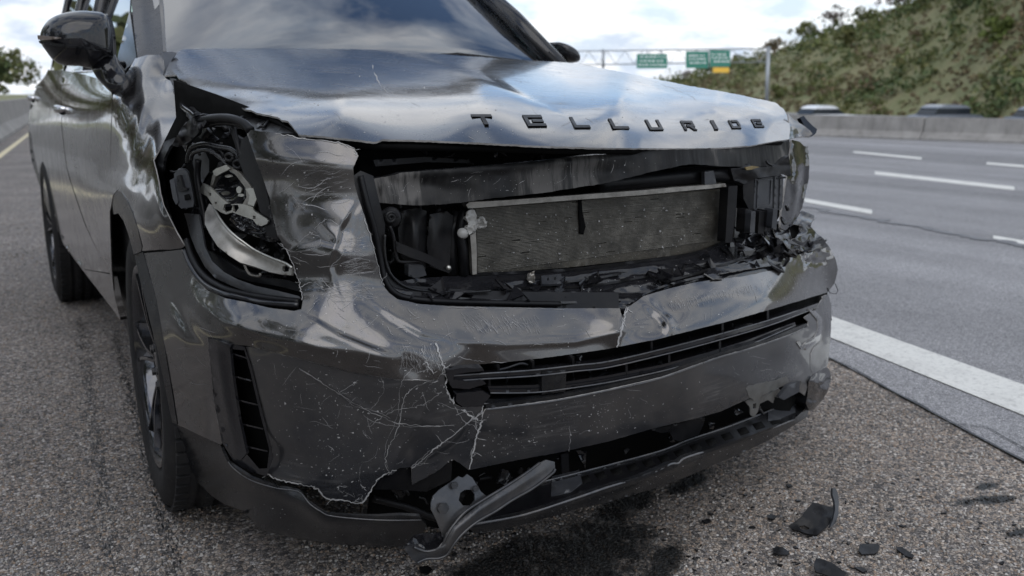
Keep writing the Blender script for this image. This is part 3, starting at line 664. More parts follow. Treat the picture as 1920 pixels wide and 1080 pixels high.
# seen through the cabin windows, on the far side of the road
# ---------------- sign gantry
def gantry():
    Z = 108.
    def W(px, py, dz=0): return dirpt(px, Z+dz, py)
    rootp = W(1438, 190); root = empty('sign_gantry', tuple(rootp), 'grey steel sign gantry spanning the highway in the distance', 'sign gantry')
    base = rootp.copy(); base[2] = -.1
    # post
    top = W(1441, 88); tube('post', [base, (base+top)/2, top], .24, M['galv'], root, 10)
    tube('post', [np.array([*W(960, 95)[:2], -.1]), W(960, 95)], .24, M['galv'], root, 10)
    tp = [W(700, 101), W(1441, 91)]; bt = [W(700, 128), W(1441, 116)]
    for nm, (a_, b_) in (('top_chord', tp), ('bottom_chord', bt)): tube(nm, [a_, b_], .085, M['galv'], root, 6)
    br = []; n = 22
    for i in range(n):
        for (s0, s1) in (((i)/n, (i+.5)/n), ((i+.5)/n, (i+1)/n)):
            up_ = (s0*n) % 1 < .25
            A = tp[0]+(tp[1]-tp[0])*s0 if up_ else bt[0]+(bt[1]-bt[0])*s0; B = bt[0]+(bt[1]-bt[0])*s1 if up_ else tp[0]+(tp[1]-tp[0])*s1
            br.append(tube_vf([A, B], .04, 5))
    mesh('truss_bracing', *join(br), M['galv'], root, False)
    for px in (1131, 1214, 1240, 1305, 1329, 1352): tube('sign_hanger', [W(px, 93, -.3), W(px, 128, -.3)], .07 if px != 1131 else .16, M['galv'], root, 6)
    for k, (x0, y0, x1, y1, lab) in enumerate([(1194, 101, 1251, 128, 'green overhead road sign, leftmost of the three on the gantry'), (1286, 96, 1328, 128, 'green overhead road sign in the middle of the gantry'), (1331, 94, 1369, 125, 'green overhead road sign with a yellow panel below, rightmost on the gantry')]):
        c = W((x0+x1)/2, (y0+y1)/2, -.45); sg = empty('road_sign', tuple(c), lab, 'road sign', 'green signs on the gantry')
        def Q(px, py, dz): return W(px, py, dz)
        def plate(nm, a, b, c_, d, dz, th, mt):
            f = [Q(a, b, dz), Q(c_, b, dz), Q(c_, d, dz), Q(a, d, dz)]; bk = [q+fw*th for q in f]
            return mesh(nm, f+bk, [(0, 3, 2, 1), (4, 5, 6, 7), (0, 1, 5, 4), (1, 2, 6, 5), (2, 3, 7, 6), (3, 0, 4, 7)], M[mt], sg, False)
        plate('sign_panel', x0, y0, x1, y1, -.5, .06, 'sign')
        rg = np.random.default_rng(k); lv = []
        for yy in ((.22, .42, .64) if k else (.16, .45, .72)):
            xx = x0+3+rg.uniform(0, 5)
            while xx < x1-6:
                ww = rg.uniform(2, 5.5); a, b = xx, y0+(y1-y0)*yy; f = [Q(a, b, -.52), Q(a+ww, b, -.52), Q(a+ww, b+2.4, -.52), Q(a, b+2.4, -.52)]; bb = [q+fw*.015 for q in f]
                lv.append((f+bb, [(0, 3, 2, 1), (0, 1, 5, 4), (1, 2, 6, 5), (2, 3, 7, 6), (3, 0, 4, 7)])); xx += ww+rg.uniform(1, 4)
        mesh('legend', *join(lv), M['signw'], sg, False)
        if k == 2: plate('exit_panel', 1337, 126.5, 1367, 136, -.5, .06, 'signy')
gantry()

# ---------------- distant cars behind the barrier
def smallcar(px, zc, L_, H, mt, label, suv=False):
    c = dirpt(px, zc, z=-1.5); zb = -1.22; ang = math.atan2(1, .0)  # length along the road
    root = empty('passenger_car', (c[0], c[1], zb), label, 'car', 'cars on the far carriageway')
    d = np.array([rt[0], rt[1]])*.93+np.array([fw[0], fw[1]])*.36; d /= np.hypot(*d); n_ = np.array([-d[1], d[0]])
    def lo(prof, wd, nm, m, taper=0., par=root, z0=0):
        V = []; k = len(prof)
        for s, sh in ((-1, 0), (1, 0)):
            for (u, z) in prof: q = c[:2]+d*u*L_+n_*s*wd/2; V.append((q[0], q[1], z*H+zb))
        F = [tuple(range(k)), tuple(range(k, 2*k))[::-1]]+[(i, k+i, k+(i+1) % k, (i+1) % k) for i in range(k)]
        return mesh(nm, V, F, M[m], par, False)
    lo([(-.5, .18), (-.5, .5), (-.46, .58), (-.30, .62), (.28, .62), (.44, .58), (.5, .48), (.5, .18)], 1.8, 'body', mt)
    lo([(-.36, .62), (-.27, .86), (-.22, .90), (.08 if not suv else .2, .90), (.14 if not suv else .26, .86), (.28, .62)], 1.5, 'window_band', 'cglass')
    lo([(-.29, .85), (-.24, .93), (-.16, .985), (-.05, 1.), (.02 if not suv else .1, .985), (.09 if not suv else .2, .94), (.16 if not suv else .28, .85)], 1.52, 'roof', mt)
    for u in (-.32, .33):
        for s in (-1, 1):
            q = c[:2]+d*u*L_+n_*s*.82; v, f = lathe_vf([(0, -.1), (.3, -.1), (.33, -.06), (.33, .06), (.3, .1), (0, .1)], 16, Matrix.Translation((q[0], q[1], zb+.33)) @ Matrix.Rotation(math.atan2(n_[1], n_[0]), 4, 'Z') @ Matrix.Rotation(R(90), 4, 'Y')); mesh('wheel', v, f, M['tyre'], root, False)
    return root
smallcar(1545, 60, 4.2, 1.50, 'carw', 'white car passing behind the median barrier, left one')
smallcar(1776, 57, 4.6, 1.60, 'carg', 'silver car with dark windows behind the median barrier', True)
smallcar(1960, 55, 4.4, 1.5, 'carg', 'car at the right photo edge, only its roof above the barrier')

# ================================================================== DAMAGED CAR
CAR = empty('crashed_car', (0, 2.45, 0), 'large dark grey SUV with its front end smashed open, standing on the stony shoulder', 'car')
F_skin = TPS([(471, 243, 'y', .23), (555, 258, 'y', .15), (668, 285, 'y', .08), (660, 400, 'y', .055), (520, 441, 'y', .145), (568, 563, 'y', .08), (620, 520, 'y', .055), (717, 533, 'y', .045), (745, 561, 'y', .04),
    (900, 574, 'y', .030), (900, 610, 'y', -.004), (900, 640, 'y', -.035), (900, 675, 'y', -.025), (1162, 578, 'y', .005), (1160, 620, 'y', -.038), (1150, 652, 'y', -.03), (1251, 542, 'y', .03), (1260, 610, 'y', -.045),
    (1442, 508, 'y', .15), (1442, 560, 'y', .06), (1442, 580, 'y', .055), (1481, 496, 'y', .19), (1488, 471, 'y', .25), (1542, 449, 'x', .90), (1556, 461, 'x', .95), (1571, 506, 'x', .985), (1552, 548, 'x', .95), (1503, 565, 'y', .17),
    (341, 468, 'x', -.925), (265, 470, 'x', -.965), (352, 500, 'y', .44), (386, 543, 'y', .33), (380, 572, 'y', .30), (463, 567, 'y', .2), (450, 600, 'y', .15), (551, 583, 'y', .08), (560, 622, 'y', .03), (720, 667, 'y', -.04),
    (469, 651, 'y', .14), (661, 700, 'y', -.005), (748, 714, 'y', -.035), (389, 631, 'x', -.93), (315, 584, 'x', -.96), (300, 600, 'x', -.975), (332, 796, 'x', -.955), (413, 834, 'x', -.905), (500, 887, 'y', .16), (613, 935, 'y', .06),
    (678, 943, 'y', .04), (771, 875, 'y', .015), (879, 882, 'y', .0), (905, 760, 'y', -.02), (600, 800, 'y', .045), (760, 790, 'y', -.01), (580, 420, 'y', .10), (820, 700, 'y', -.045)], reg=8e-4)
SKB = [('noise', .0015, 130, 90, 3), ('nreg', .002, 60, 40, 8, 640, 600, 130, 45), ('crease', "440,290 470,294 560,299 665,306 700,308", .010, 26), ('crease', "480,368 600,372 680,376 720,380", -.006, 26), ('crease', "520,470 600,474 700,480 740,484", .010, 34), ('fold', "668,380 640,430 622,500 640,560", .005, 3, 20), ('fold', "545,470 600,455 655,470", .004, 3, 18), ('fold', "575,590 640,628 700,652 752,668", .010, 7, 30), ('fold', "690,566 735,598 790,628 850,640", -.008, 8, 26), ('crease', "352,520 372,565 420,604 500,628 600,652 740,672", .006, 9),
       ('crease', "845,640 950,646 1080,640 1160,622 1240,600", .006, 7), ('dent', 770, 690, 34, 22, -.012, 30), ('dent', 1230, 592, 46, 26, -.020, -30), ('crease', "1205,560 1250,600 1262,628", .014, 10), ('dent', 1310, 560, 60, 14, .008, -12), ('fold', "1170,585 1165,620 1158,652", .008, 5, 22),
       ('nreg', .030, 15, 12, 5, 1520, 478, 42, 34), ('dent', 1548, 520, 24, 34, -.010, 10), ('crease', "600,420 632,445 640,480 622,520", .004, 10), ('dent', 320, 590, 16, 50, .008, -25), ('dent', 350, 610, 18, 50, -.010, -25), ('fold', "318,560 350,625 392,655", .006, 8, 22)]
S_skin = Surf(F_skin, SKB); S_cav = Surf(F_skin)
F_hood = TPS([(555, 245, 'y', .14), (640, 259, 'y', .07), (717, 261, 'y', .035), (887, 267, 'y', .005), (1200, 275, 'y', -.02), (1350, 276, 'y', .05), (1479, 261, 'y', .33), (905, 225, 'y', .075), (1165, 230, 'y', .055), (1420, 230, 'y', .26), (1165, 185, 'y', .18), (905, 187, 'y', .22), (1350, 200, 'y', .33),
    (900, 150, 'y', .62), (1060, 150, 'y', .6), (310, 142, 'y', 1.2), (345, 92, 'y', 1.45), (330, 102, 'y', 1.36), (385, 185, 'y', .74), (460, 205, 'y', .44), (520, 220, 'y', .26), (400, 150, 'y', .93), (500, 170, 'y', .6), (640, 215, 'y', .16), (640, 180, 'y', .36), (450, 91, 'y', 1.52), (700, 93, 'y', 1.58), (860, 102, 'y', 1.6), (1050, 117, 'y', 1.56),
    (1086, 122, 'x', .80), (1225, 147, 'x', .83), (1383, 177, 'x', .84), (1455, 193, 'x', .835), (1474, 212, 'x', .825), (1200, 160, 'y', .75), (620, 130, 'y', 1.05)], reg=9e-3)
S_hood = Surf(F_hood, [('roll', "330,230 500,205 700,196 1000,192 1200,192 1330,196 1440,214", .0014, 9), ('fold', "700,92 800,110 900,142 960,168 1010,192", .07, 6, 24), ('dent', 430, 155, 110, 22, .035, 8), ('nreg', .008, 46, 19, 41, 1380, 225, 80, 38), ('fold', "1180,160 1290,180 1400,196 1468,214", .012, 5, 16), ('nreg', .006, 90, 26, 44, 480, 190, 120, 30)])
HOOD_O = "345,92 425,91 500,91 600,92 700,93 770,97 860,104 960,111 1060,117 1086,120 1150,132 1225,147 1287,160 1340,169 1383,177 1430,187 1455,193 1470,205 1478,222 1482,243 1479,261 1440,267 1407,273 1350,277 1287,278 1206,278 1120,277 1000,273 950,270 887,267 800,263 717,261 708,265 700,266 670,262 640,259 600,255 560,252 555,245 548,236 540,227 528,225 520,219 500,215 480,211 470,206 460,205 445,198 430,192 405,190 385,184 372,172 360,162 348,152 335,147 330,140 320,141 308,142 313,128 320,112 330,99"
hood = pan('hood', HOOD_O, S_hood, M['paint'], CAR, 4, .004, rim=M['torn'], jag=.6)
# inner hood reinforcement
pan('hood_liner', "330,150 360,166 430,196 520,224 560,256 700,270 1200,282 1470,266 1440,262 1200,270 700,262 560,246 460,202 385,182 340,146", S_hood, M['deep'], CAR, 14, .012, off=.03)
# raised letters along the hood's front lip
S_let = S_hood
def letters():
    def let(x, y, w_, h_, strokes):
        for i, st in enumerate(strokes): pass
        V, F = [], []
        sh = .62*h_         # the letters lean with the perspective of the hood
        for st in strokes:
            q = np.array(st, float); px = x+q[:, 0]*w_+q[:, 1]*sh*.9; py = y+q[:, 1]*h_
            fr = S_let.pt(px, py, -.010); bk = S_let.pt(px, py, .002); n = len(q); k = len(V)
            V += list(fr)+list(bk); F += [tuple(k+i for i in range(n))]+[(k+i, k+n+i, k+n+(i+1) % n, k+(i+1) % n) for i in range(n)]
        o = mesh('badge_letter', V, F, M['letter'], hood, False); return o
    hb, vb = .24, .20
    def H(y, x0=0., x1=1.): return [(x0, y), (x0, y+hb), (x1, y+hb), (x1, y)]
    def Vs(x, y0=0., y1=1., w=vb): return [(x, y0), (x, y1), (x+w, y1), (x+w, y0)]
    T = [H(0), Vs(.42, hb, 1., .20)]
    Eg = [H(0, .0, 1), H(.38, .38, .96), H(.76, .0, 1), Vs(0, .24, .76)]
    Lg = [Vs(0, 0, .76), H(.76)]
    U = [Vs(0, 0, .76), H(.76), Vs(.80, 0, .76)]
    Rr = [Vs(0, .3, 1.), H(0, 0, 1), Vs(.80, .24, .5), H(.42, .34, 1.), [(.52, .66), (.78, 1.), (1.04, 1.), (.78, .66)]]
    I = [Vs(0, 0, 1, 1.)]
    D = [H(0, .3, .92), Vs(0, 0, .76), H(.76, 0, .92), [(.78, .24), (.78, .76), (1., .66), (1., .16)]]
    for (x, y, x1, y1, g) in [(882, 214, 931, 233, T), (979, 215, 1026, 236, Eg), (1067, 219, 1108, 239, Lg), (1140, 222, 1181, 241, Lg), (1209, 224, 1245, 243, U), (1275, 226, 1307, 243, Rr), (1331, 225, 1347, 242, I), (1365, 225, 1392, 240, D), (1408, 223, 1434, 238, Eg)]:
        h_ = y1-y; let(x, y, (x1-x)-.56*h_ if g is not I else 7, h_, g)
letters()

# ------------------------------------------------ front skin
skin = pan('bumper_skin', "471,243 485,246 514,248 540,255 560,258 600,263 640,268 655,273 664,279 672,292 662,315 665,345 670,365 685,410 700,460 712,510 717,533 729,549 745,561 786,570 843,574 940,576 1051,578 1162,578 1168,600 1172,588 1176,577 1207,555 1251,542 1300,530 1341,524 1394,518 1442,508 1475,499 1481,488 1484,474 1503,463 1520,452 1542,448 1554,461 1567,486 1571,506 1565,531 1552,548 1503,563 1442,581 1371,601 1240,634 1141,654 1080,663 997,674 925,681 833,688 820,712 748,712 661,698 565,673 469,649 433,645 389,631 401,752 416,829 413,834 332,796 324,743 305,632 293,560 268,475 341,468 351,494 365,522 386,543 422,559 463,567 504,577 551,583 565,580 568,563 563,535 551,502 541,476 528,455 520,441 514,417 508,392 506,373 496,343 488,320 475,286 463,251",
    S_skin, M['paint'], CAR, 4, .0035, rim=M['torn'], jag=.4)
S_cheek = Surf(F_skin, [('noise', .004, 80, 80, 6), ('crease', "833,700 800,760 740,860", .004, 5), ('crease', "565,690 690,770 870,800", .003, 4), ('fold', "905,765 850,830 771,880", .006, 4, 30), ('dent', 520, 860, 60, 30, -.02, 20)])
cheek = pan('lower_bumper_panel', "461,651 469,650 565,674 661,699 748,713 820,713 832,692 836,728 852,757 867,765 905,759 905,777 896,815 886,849 879,882 862,868 848,861 825,880 804,892 773,909 771,875 748,878 735,890 717,892 700,911 690,928 678,943 660,938 642,943 625,934 613,935 600,920 589,911 570,912 546,906 500,890 513,858 494,776 472,685", S_cheek, M['paint_low'], CAR, 6, .003, off=.004, rim=M['torn'], jag=.8, label='cracked lower bumper panel with a torn jagged bottom edge')
pan('hanging_panel_piece', "771,876 773,909 804,892 825,880 848,861 846,900 800,922 740,918 700,918 716,894 735,891 748,879", S_cheek, M['black'], CAR, 7, .003, off=.022)
F_low = TPS([(910, 767, 'y', -.02), (886, 866, 'y', .01), (1140, 731, 'y', -.03), (1140, 827, 'y', -.005), (1240, 700, 'y', -.03), (1240, 800, 'y', 0), (1340, 672, 'y', 0), (1360, 768, 'y', .02), (1440, 642, 'y', .05), (1460, 727, 'y', .09), (1515, 612, 'y', .14), (1502, 712, 'y', .15), (1552, 680, 'x', .94), (1557, 570, 'x', .97), (1556, 640, 'x', .96), (1530, 560, 'y', .22)])
S_low = Surf(F_low, [('noise', .004, 110, 70, 12), ('dent', 1450, 690, 50, 30, -.012, -20), ('fold', "1500,640 1540,600 1535,560", .010, 5, 16), ('crease', "1500,655 1520,700", .008, 6), ('nreg', .012, 18, 16, 3, 1530, 620, 34, 60)])
pan('lower_grille_panel', "910,768 980,759 1045,750 1141,731 1240,708 1340,672 1400,655 1440,642 1480,628 1515,612 1516,603 1508,595 1530,580 1541,562 1552,552 1558,570 1558,605 1557,640 1553,676 1550,688 1524,702 1516,716 1509,742 1500,735 1502,714 1480,720 1460,727 1432,742 1405,747 1355,770 1305,785 1260,795 1215,806 1140,828 1045,849 968,863 881,881 887,849 897,815 906,777", S_low, M['paint_low'], CAR, 7, .003, rim=M['torn'], jag=.4)
pan('scraped_bumper_foil', "1405,745 1398,728 1402,724 1455,713 1475,704 1480,716 1458,728 1430,741 1415,752", S_low, M['foil'], CAR, 6, .001, off=-.002, jag=1.5)
tube('bent_wire', S_skin.pt([1566, 1571, 1568, 1556, 1552], [532, 545, 551, 549, 540], -.004), .0012, M['black'], CAR, 6)
pan('bent_trim_strip', "1494,642 1502,655 1512,657 1524,647 1537,638 1542,616 1541,596 1530,584 1516,580 1524,590 1533,600 1533,618 1528,632 1512,640 1504,650 1500,640", Surf(F_low, [('crease', "1500,650 1520,642 1537,626 1537,600 1525,586", .016, 5)]), M['paint'], CAR, 4, .003, off=-.006, rim=M['torn'])
pan('corner_panel', "1542,556 1553,552 1559,572 1558,620 1556,650 1552,684 1524,700 1519,690 1520,664 1528,650 1540,640 1546,615 1544,585", Surf(F_low, [('nreg', .016, 26, 40, 19, 1540, 620, 22, 70), ('crease', "1551,560 1552,640 1540,690", .012, 6)]), M['paint_low'], CAR, 4, .003, off=-.004, rim=M['torn'], jag=.5)
# upper edge return flange of the lower panel
pan('panel_flange', "910,768 1045,750 1141,731 1240,708 1340,672 1440,642 1515,612 1512,606 1438,636 1338,665 1238,700 1140,723 1044,742 912,758", Surf(F_low), M['trim'], CAR, 8, .01, off=.004)

# ------------------------------------------------ lower grille opening and its slats
S_g = Surf(F_low)
pan('grille_backing', "830,670 1000,660 1160,640 1380,590 1548,530 1560,600 1500,660 1240,740 1040,780 900,800 845,770", S_g, M['deep'], CAR, 20, .01, off=.13)
pan('grille_slat', "842,703 900,700 1000,693 1080,684 1140,677 1240,654 1340,628 1440,600 1500,580 1540,566 1543,573 1500,590 1440,612 1340,641 1240,667 1140,690 1080,697 1000,706 900,712 846,716", S_g, M['gloss'], CAR, 8, .035, off=.012, dirv=(0, 1, -.1), label='upper lower-grille slat')
pan('grille_slat', "915,724 1000,722 1060,716 1140,704 1240,684 1330,660 1400,638 1490,604 1493,611 1402,649 1332,672 1240,697 1140,718 1062,730 1000,737 920,738", S_g, M['gloss'], CAR, 8, .04, off=.02, dirv=(0, 1, -.1))
pan('grille_slat', "860,745 930,749 1000,744 1060,737 1140,723 1240,702 1338,668 1440,636 1440,640 1338,676 1240,708 1140,729 1060,744 1000,752 930,758 866,756", S_g, M['trim'], CAR, 8, .03, off=.018, dirv=(0, 1, -.05))
pan('grille_block', "1016,697 1062,693 1060,734 1016,740", S_g, M['trim'], CAR, 8, .05, off=.010, dirv=(0, 1, 0))
for px, y0, y1 in ((935, 684, 700), (918, 712, 726), (1000, 676, 694), (1075, 668, 684), (1175, 676, 700), (1222, 640, 656), (1355, 606, 624), (1350, 640, 655), (1255, 656, 676), (1440, 582, 600)):
    pan('slat_rib', [(px-2, y0), (px+2, y0), (px+2, y1+4), (px-2, y1+4)], S_g, M['black'], CAR, 8, .05, off=.02, dirv=(0, 1, 0))
pan('broken_mount', "838,694 870,690 905,690 908,696 880,698 852,703 850,712 880,716 905,713 912,720 880,730 848,728 840,712", S_g, M['gloss'], CAR, 5, .02, off=.002, jag=1)
pan('broken_mount', "855,738 905,733 920,742 908,756 905,762 868,764 856,754", S_g, M['wet'], CAR, 5, .012, off=.004, jag=1)
hose('loose_wire', "930,694 950,690 975,682 990,684", S_g, .003, M['trim'], CAR, .03)
for k in range(5): pass

# ------------------------------------------------ side vent with louvres
F_v = S_cav
vent = pan('side_vent', "389,631 400,633 433,645 459,650 471,685 493,776 513,858 500,893 470,885 440,868 416,829 401,752", S_skin, M['gloss'], CAR, 6, .02, off=-.001, holes=["431,654 458,657 470,700 488,777 505,842 501,878 486,879 463,852 447,780 436,705"], dirv=(.01, .03, 0))
pan('vent_backing', "425,648 462,652 495,776 512,850 502,885 470,880 440,800", S_cav, M['deep'], CAR, 12, .004, off=.07)
for (a, b, c_, d) in [(433, 660, 465, 671), (436, 703, 472, 713), (443, 748, 484, 758), (451, 793, 494, 803), (459, 835, 502, 845)]:
    pan('vent_louvre', [(a, b), (c_, d), (c_-1, d+2.6), (a, b+3)], S_cav, M['gloss'], CAR, 7, .04, off=.006, dirv=(.02, 1, -.36))
# raised left border of the vent
pan('vent_border', "391,634 400,636 433,648 431,654 436,705 447,780 462,850 452,862 440,862 420,829 404,752", Surf(F_skin, [('crease', "405,640 422,752 444,850", .010, 8), ('crease', "395,638 438,652", .008, 6)]), M['gloss'], CAR, 6, .006, off=-.006)

# ------------------------------------------------ black chin and lip
F_chin = TPS([(339, 829, 'x', -.945), (332, 797, 'x', -.955), (372, 906, 'x', -.91), (413, 836, 'x', -.905), (397, 930, 'x', -.885), (459, 959, 'y', .32), (435, 873, 'y', .26), (517, 911, 'y', .14), (488, 993, 'y', .24), (560, 916, 'y', .08), (565, 1012, 'y', .14), (661, 1022, 'y', .06), (613, 962, 'y', .015), (709, 966, 'y', -.035), (760, 1024, 'y', .02), (760, 972, 'y', -.045), (790, 990, 'y', -.03), (579, 940, 'y', .04)])
pan('bumper_chin', "332,797 370,813 413,835 425,864 435,873 470,896 517,911 540,912 560,917 579,940 595,953 613,962 660,966 709,968 750,966 785,968 800,985 790,1006 778,1022 758,1025 661,1022 565,1012 488,994 459,959 420,945 397,930 372,906 352,868 339,829", Surf(F_chin, [('crease', "425,870 470,902 517,920 572,945 613,976 709,982 790,982", .022, 13), ('fold', "340,812 395,850 420,875", .006, 6, 20), ('noise', .004, 60, 40, 9)]), M['trim'], CAR, 7, .006)
F_lf = TPS([(881, 986, 'y', -.045), (891, 1000, 'y', -.03), (900, 979, 'y', -.055), (997, 959, 'y', -.07), (973, 986, 'y', -.05), (1141, 911, 'y', -.085), (1140, 942, 'y', -.06), (1270, 865, 'y', -.08), (1240, 911, 'y', -.05), (1340, 870, 'y', 0), (1490, 785, 'y', .17), (1510, 780, 'y', .22), (1440, 825, 'y', .09), (1400, 820, 'y', .045), (1513, 765, 'y', .25)])
pan('front_lip', "873,983 900,979 950,970 997,959 1080,932 1141,911 1200,893 1240,876 1255,868 1270,866 1285,856 1340,839 1400,819 1450,800 1490,785 1512,764 1516,770 1513,782 1480,803 1440,826 1390,850 1340,871 1290,893 1240,912 1140,942 1093,951 1040,967 973,986 891,1001", Surf(F_lf, [('crease', "900,986 997,967 1141,920 1240,885 1275,872 1340,848 1450,806", .014, 6), ('nreg', .01, 10, 8, 3, 1265, 868, 22, 18), ('noise', .003, 50, 30, 2)]), M['trim'], CAR, 6, .012, dirv=(0, 1, .0))
F_ls = TPS([(997, 959, 'y', -.068), (1141, 911, 'y', -.083), (1270, 865, 'y', -.078), (1490, 785, 'y', .172), (1011, 906, 'y', .03), (1141, 873, 'y', .02), (1240, 846, 'y', .03), (1290, 825, 'y', .05), (1420, 780, 'y', .13), (1507, 745, 'y', .30), (900, 979, 'y', -.053), (900, 940, 'y', .03)])
S_ls = Surf(F_ls)
M['edge'] = mat_plain('edge_highlight_plastic', (.07, .073, .08), .3, 0, .3, .3, 200, .4)  # lighter colour paints a highlight along the lip, slat and panel edges
hose('lip_highlight', "882,984 950,972 997,961 1080,934 1141,913 1200,895 1240,879 1258,870 1272,868 1286,858 1340,841 1400,821 1450,802 1488,787", Surf(F_lf), .0026, M['edge'], CAR, -.004, 6)
hose('lip_highlight', "1011,905 1075,889 1141,872 1240,845 1290,825 1360,802 1420,779 1480,755", S_ls, .002, M['edge'], CAR, -.008, 6)
hose('lip_highlight', "428,866 440,880 470,900 517,915 560,922 580,944 600,958 625,968 709,975 790,975", Surf(F_chin, [('crease', "425,870 470,902 517,920 572,945 613,976 709,982 790,982", .022, 13)]), .0011, M['edge'], CAR, -.002, 6)
for ln in ("846,715 900,711 1000,705 1080,696 1140,689 1240,666 1340,640 1440,611 1500,589 1541,573", "920,737 1000,736 1062,729 1140,717 1240,696 1332,671 1402,648 1491,610", "870,755 930,757 1000,751 1060,743 1140,728 1240,707 1338,675 1438,640", "842,705 900,701 1000,694 1080,685 1140,678 1240,655 1340,629 1440,601 1500,581"):
    hose('slat_highlight', ln, S_g, .0016, M['edge'], CAR, .008, 6)
hose('panel_highlight', "912,768 980,760 1045,751 1141,732 1240,709 1340,673 1400,656 1440,643 1480,629 1514,613", S_low, .0016, M['edge'], CAR, -.001, 6)
pan('lip_shelf', "870,950 940,925 1011,906 1075,890 1141,873 1240,846 1290,826 1360,803 1420,781 1470,762 1507,746 1512,764 1490,785 1400,819 1340,839 1285,856 1270,866 1240,876 1141,911 1080,932 997,959 950,970 880,984", S_ls, M['rubber'], CAR, 9, .008)
pan('shelf_rail', "1011,903 1141,870 1240,843 1290,822 1420,777 1500,744 1501,748 1421,783 1291,829 1240,850 1141,877 1012,910", S_ls, M['trim'], CAR, 7, .012, off=-.006)
for i in range(13):
    t = i/12; px = 1085+(1440-1085)*t; py = np.interp(px, [1085, 1141, 1240, 1290, 1420, 1440], [896, 882, 855, 836, 792, 786])
    pan('shelf_slot', [(px, py), (px+17, py-5.5), (px+25, py+5.5), (px+8, py+11)], S_ls, M['deep'], CAR, 9, .003, off=-.002)
pan('shelf_plate', "1035,893 1086,881 1092,905 1070,922 1033,930", S_ls, M['grey_pl'], CAR, 8, .01, off=-.004)
pan('corner_piece', "1514,742 1516,716 1524,703 1549,688 1556,694 1558,714 1552,735 1540,752 1527,768 1516,770 1511,757", Surf(F_low, [('nreg', .07, 20, 17, 9, 1535, 730, 25, 40)]), M['gloss'], CAR, 5, .05, off=.006, dirv=(-.1, 1, 0), jag=.6)
pan('lip_end_cap', "1440,770 1470,752 1502,741 1512,748 1490,760 1492,772 1462,786 1440,789", S_ls, M['grey_pl'], CAR, 6, .015, off=-.010, jag=.5)
pan('lower_intake_backing', "700,900 880,860 1140,800 1400,735 1515,690 1520,770 1300,850 1140,900 900,1000 780,985 690,975", Surf(BowF(.17)), M['deep'], CAR, 22, .01, dirv=(0, 1, 0))
pan('torn_bumper_bracket', "1397,752 1415,746 1440,738 1460,728 1466,736 1462,746 1452,744 1450,756 1440,750 1425,757 1421,772 1414,783 1407,778 1405,762", S_low, M['foil'], CAR, 4, .003, off=.012, jag=.8, holes=["1412,757 1418,756 1418,765 1412,768"])
pan('intake_flap', "1220,806 1300,787 1322,784 1318,800 1310,815 1275,828 1262,824 1255,810 1240,812", S_low, M['black'], CAR, 6, .006, off=.012)
pan('intake_post', "1052,852 1066,849 1068,895 1054,899", Surf(BowF(.05)), M['black'], CAR, 8, .01)
pan('intake_post', "1478,722 1500,715 1498,735 1470,750 1460,745", Surf(BowF(.06)), M['grey_pl'], CAR, 8, .01)
hose('splash_shield_edge', "700,935 760,950 850,975 1000,935 1200,875 1400,800", Surf(BowF(.10)), .008, M['black'], CAR)

# bent bracket hanging below the bumper
F_br = TPS([(808, 950, 'y', -.09), (870, 900, 'y', -.07), (900, 940, 'y', -.09), (828, 1010, 'y', -.10), (1035, 870, 'y', -.05), (770, 1040, 'y', -.08), (950, 900, 'y', -.08)])
br = pan('hanging_bracket', "808,943 812,930 824,918 848,902 860,893 868,896 876,889 886,896 892,906 902,922 912,930 905,940 880,958 862,975 846,990 838,1000 836,1014 828,1000 818,975 808,955", Surf(F_br), M['steel'], CAR, 5, .004, holes=["863,924 872,918 884,918 890,926 890,938 882,948 868,948 860,938"])
pan('bracket_arm', "1012,868 1024,862 1040,866 1041,880 1034,889 1000,915 960,938 930,958 895,978 868,1000 850,1022 838,1040 822,1047 800,1048 785,1056 778,1054 766,1040 758,1028 775,1022 800,1033 820,1028 833,1012 836,1000 846,990 870,968 905,940 950,912 990,885", Surf(F_br, [('crease', "1030,872 960,918 900,955 856,992 838,1025 790,1045", .012, 7)]), M['steel'], CAR, 5, .006, off=-.012)
hose('arm_edge', "1012,868 985,888 948,912 905,938 872,960 850,985 838,1004 826,1026 800,1034 776,1026", Surf(F_br), .0028, M['steel'], CAR, -.014)
hose('arm_edge', "1041,880 1034,889 1000,915 960,938 930,958 895,978 868,1000 850,1022 838,1040 822,1047 800,1048 782,1056", Surf(F_br), .0028, M['steel'], CAR, -.014)
for cx, cy, r in ((832, 952, .011), (853, 909, .007), (893, 915, .006)):
    p = Surf(F_br).pt([cx], [cy], -.004)[0]; v, f = tube_vf([p, p+fw*-.008], r, 6); mesh('bracket_bolt', v, f, M['steel'], br, False)
pan('torn_liner_piece', "758,1028 775,1006 800,1000 835,998 838,1010 826,1026 800,1034 776,1026", Surf(F_br, [('noise', .02, 20, 20, 3)]), M['wet'], CAR, 5, .003, off=.01)

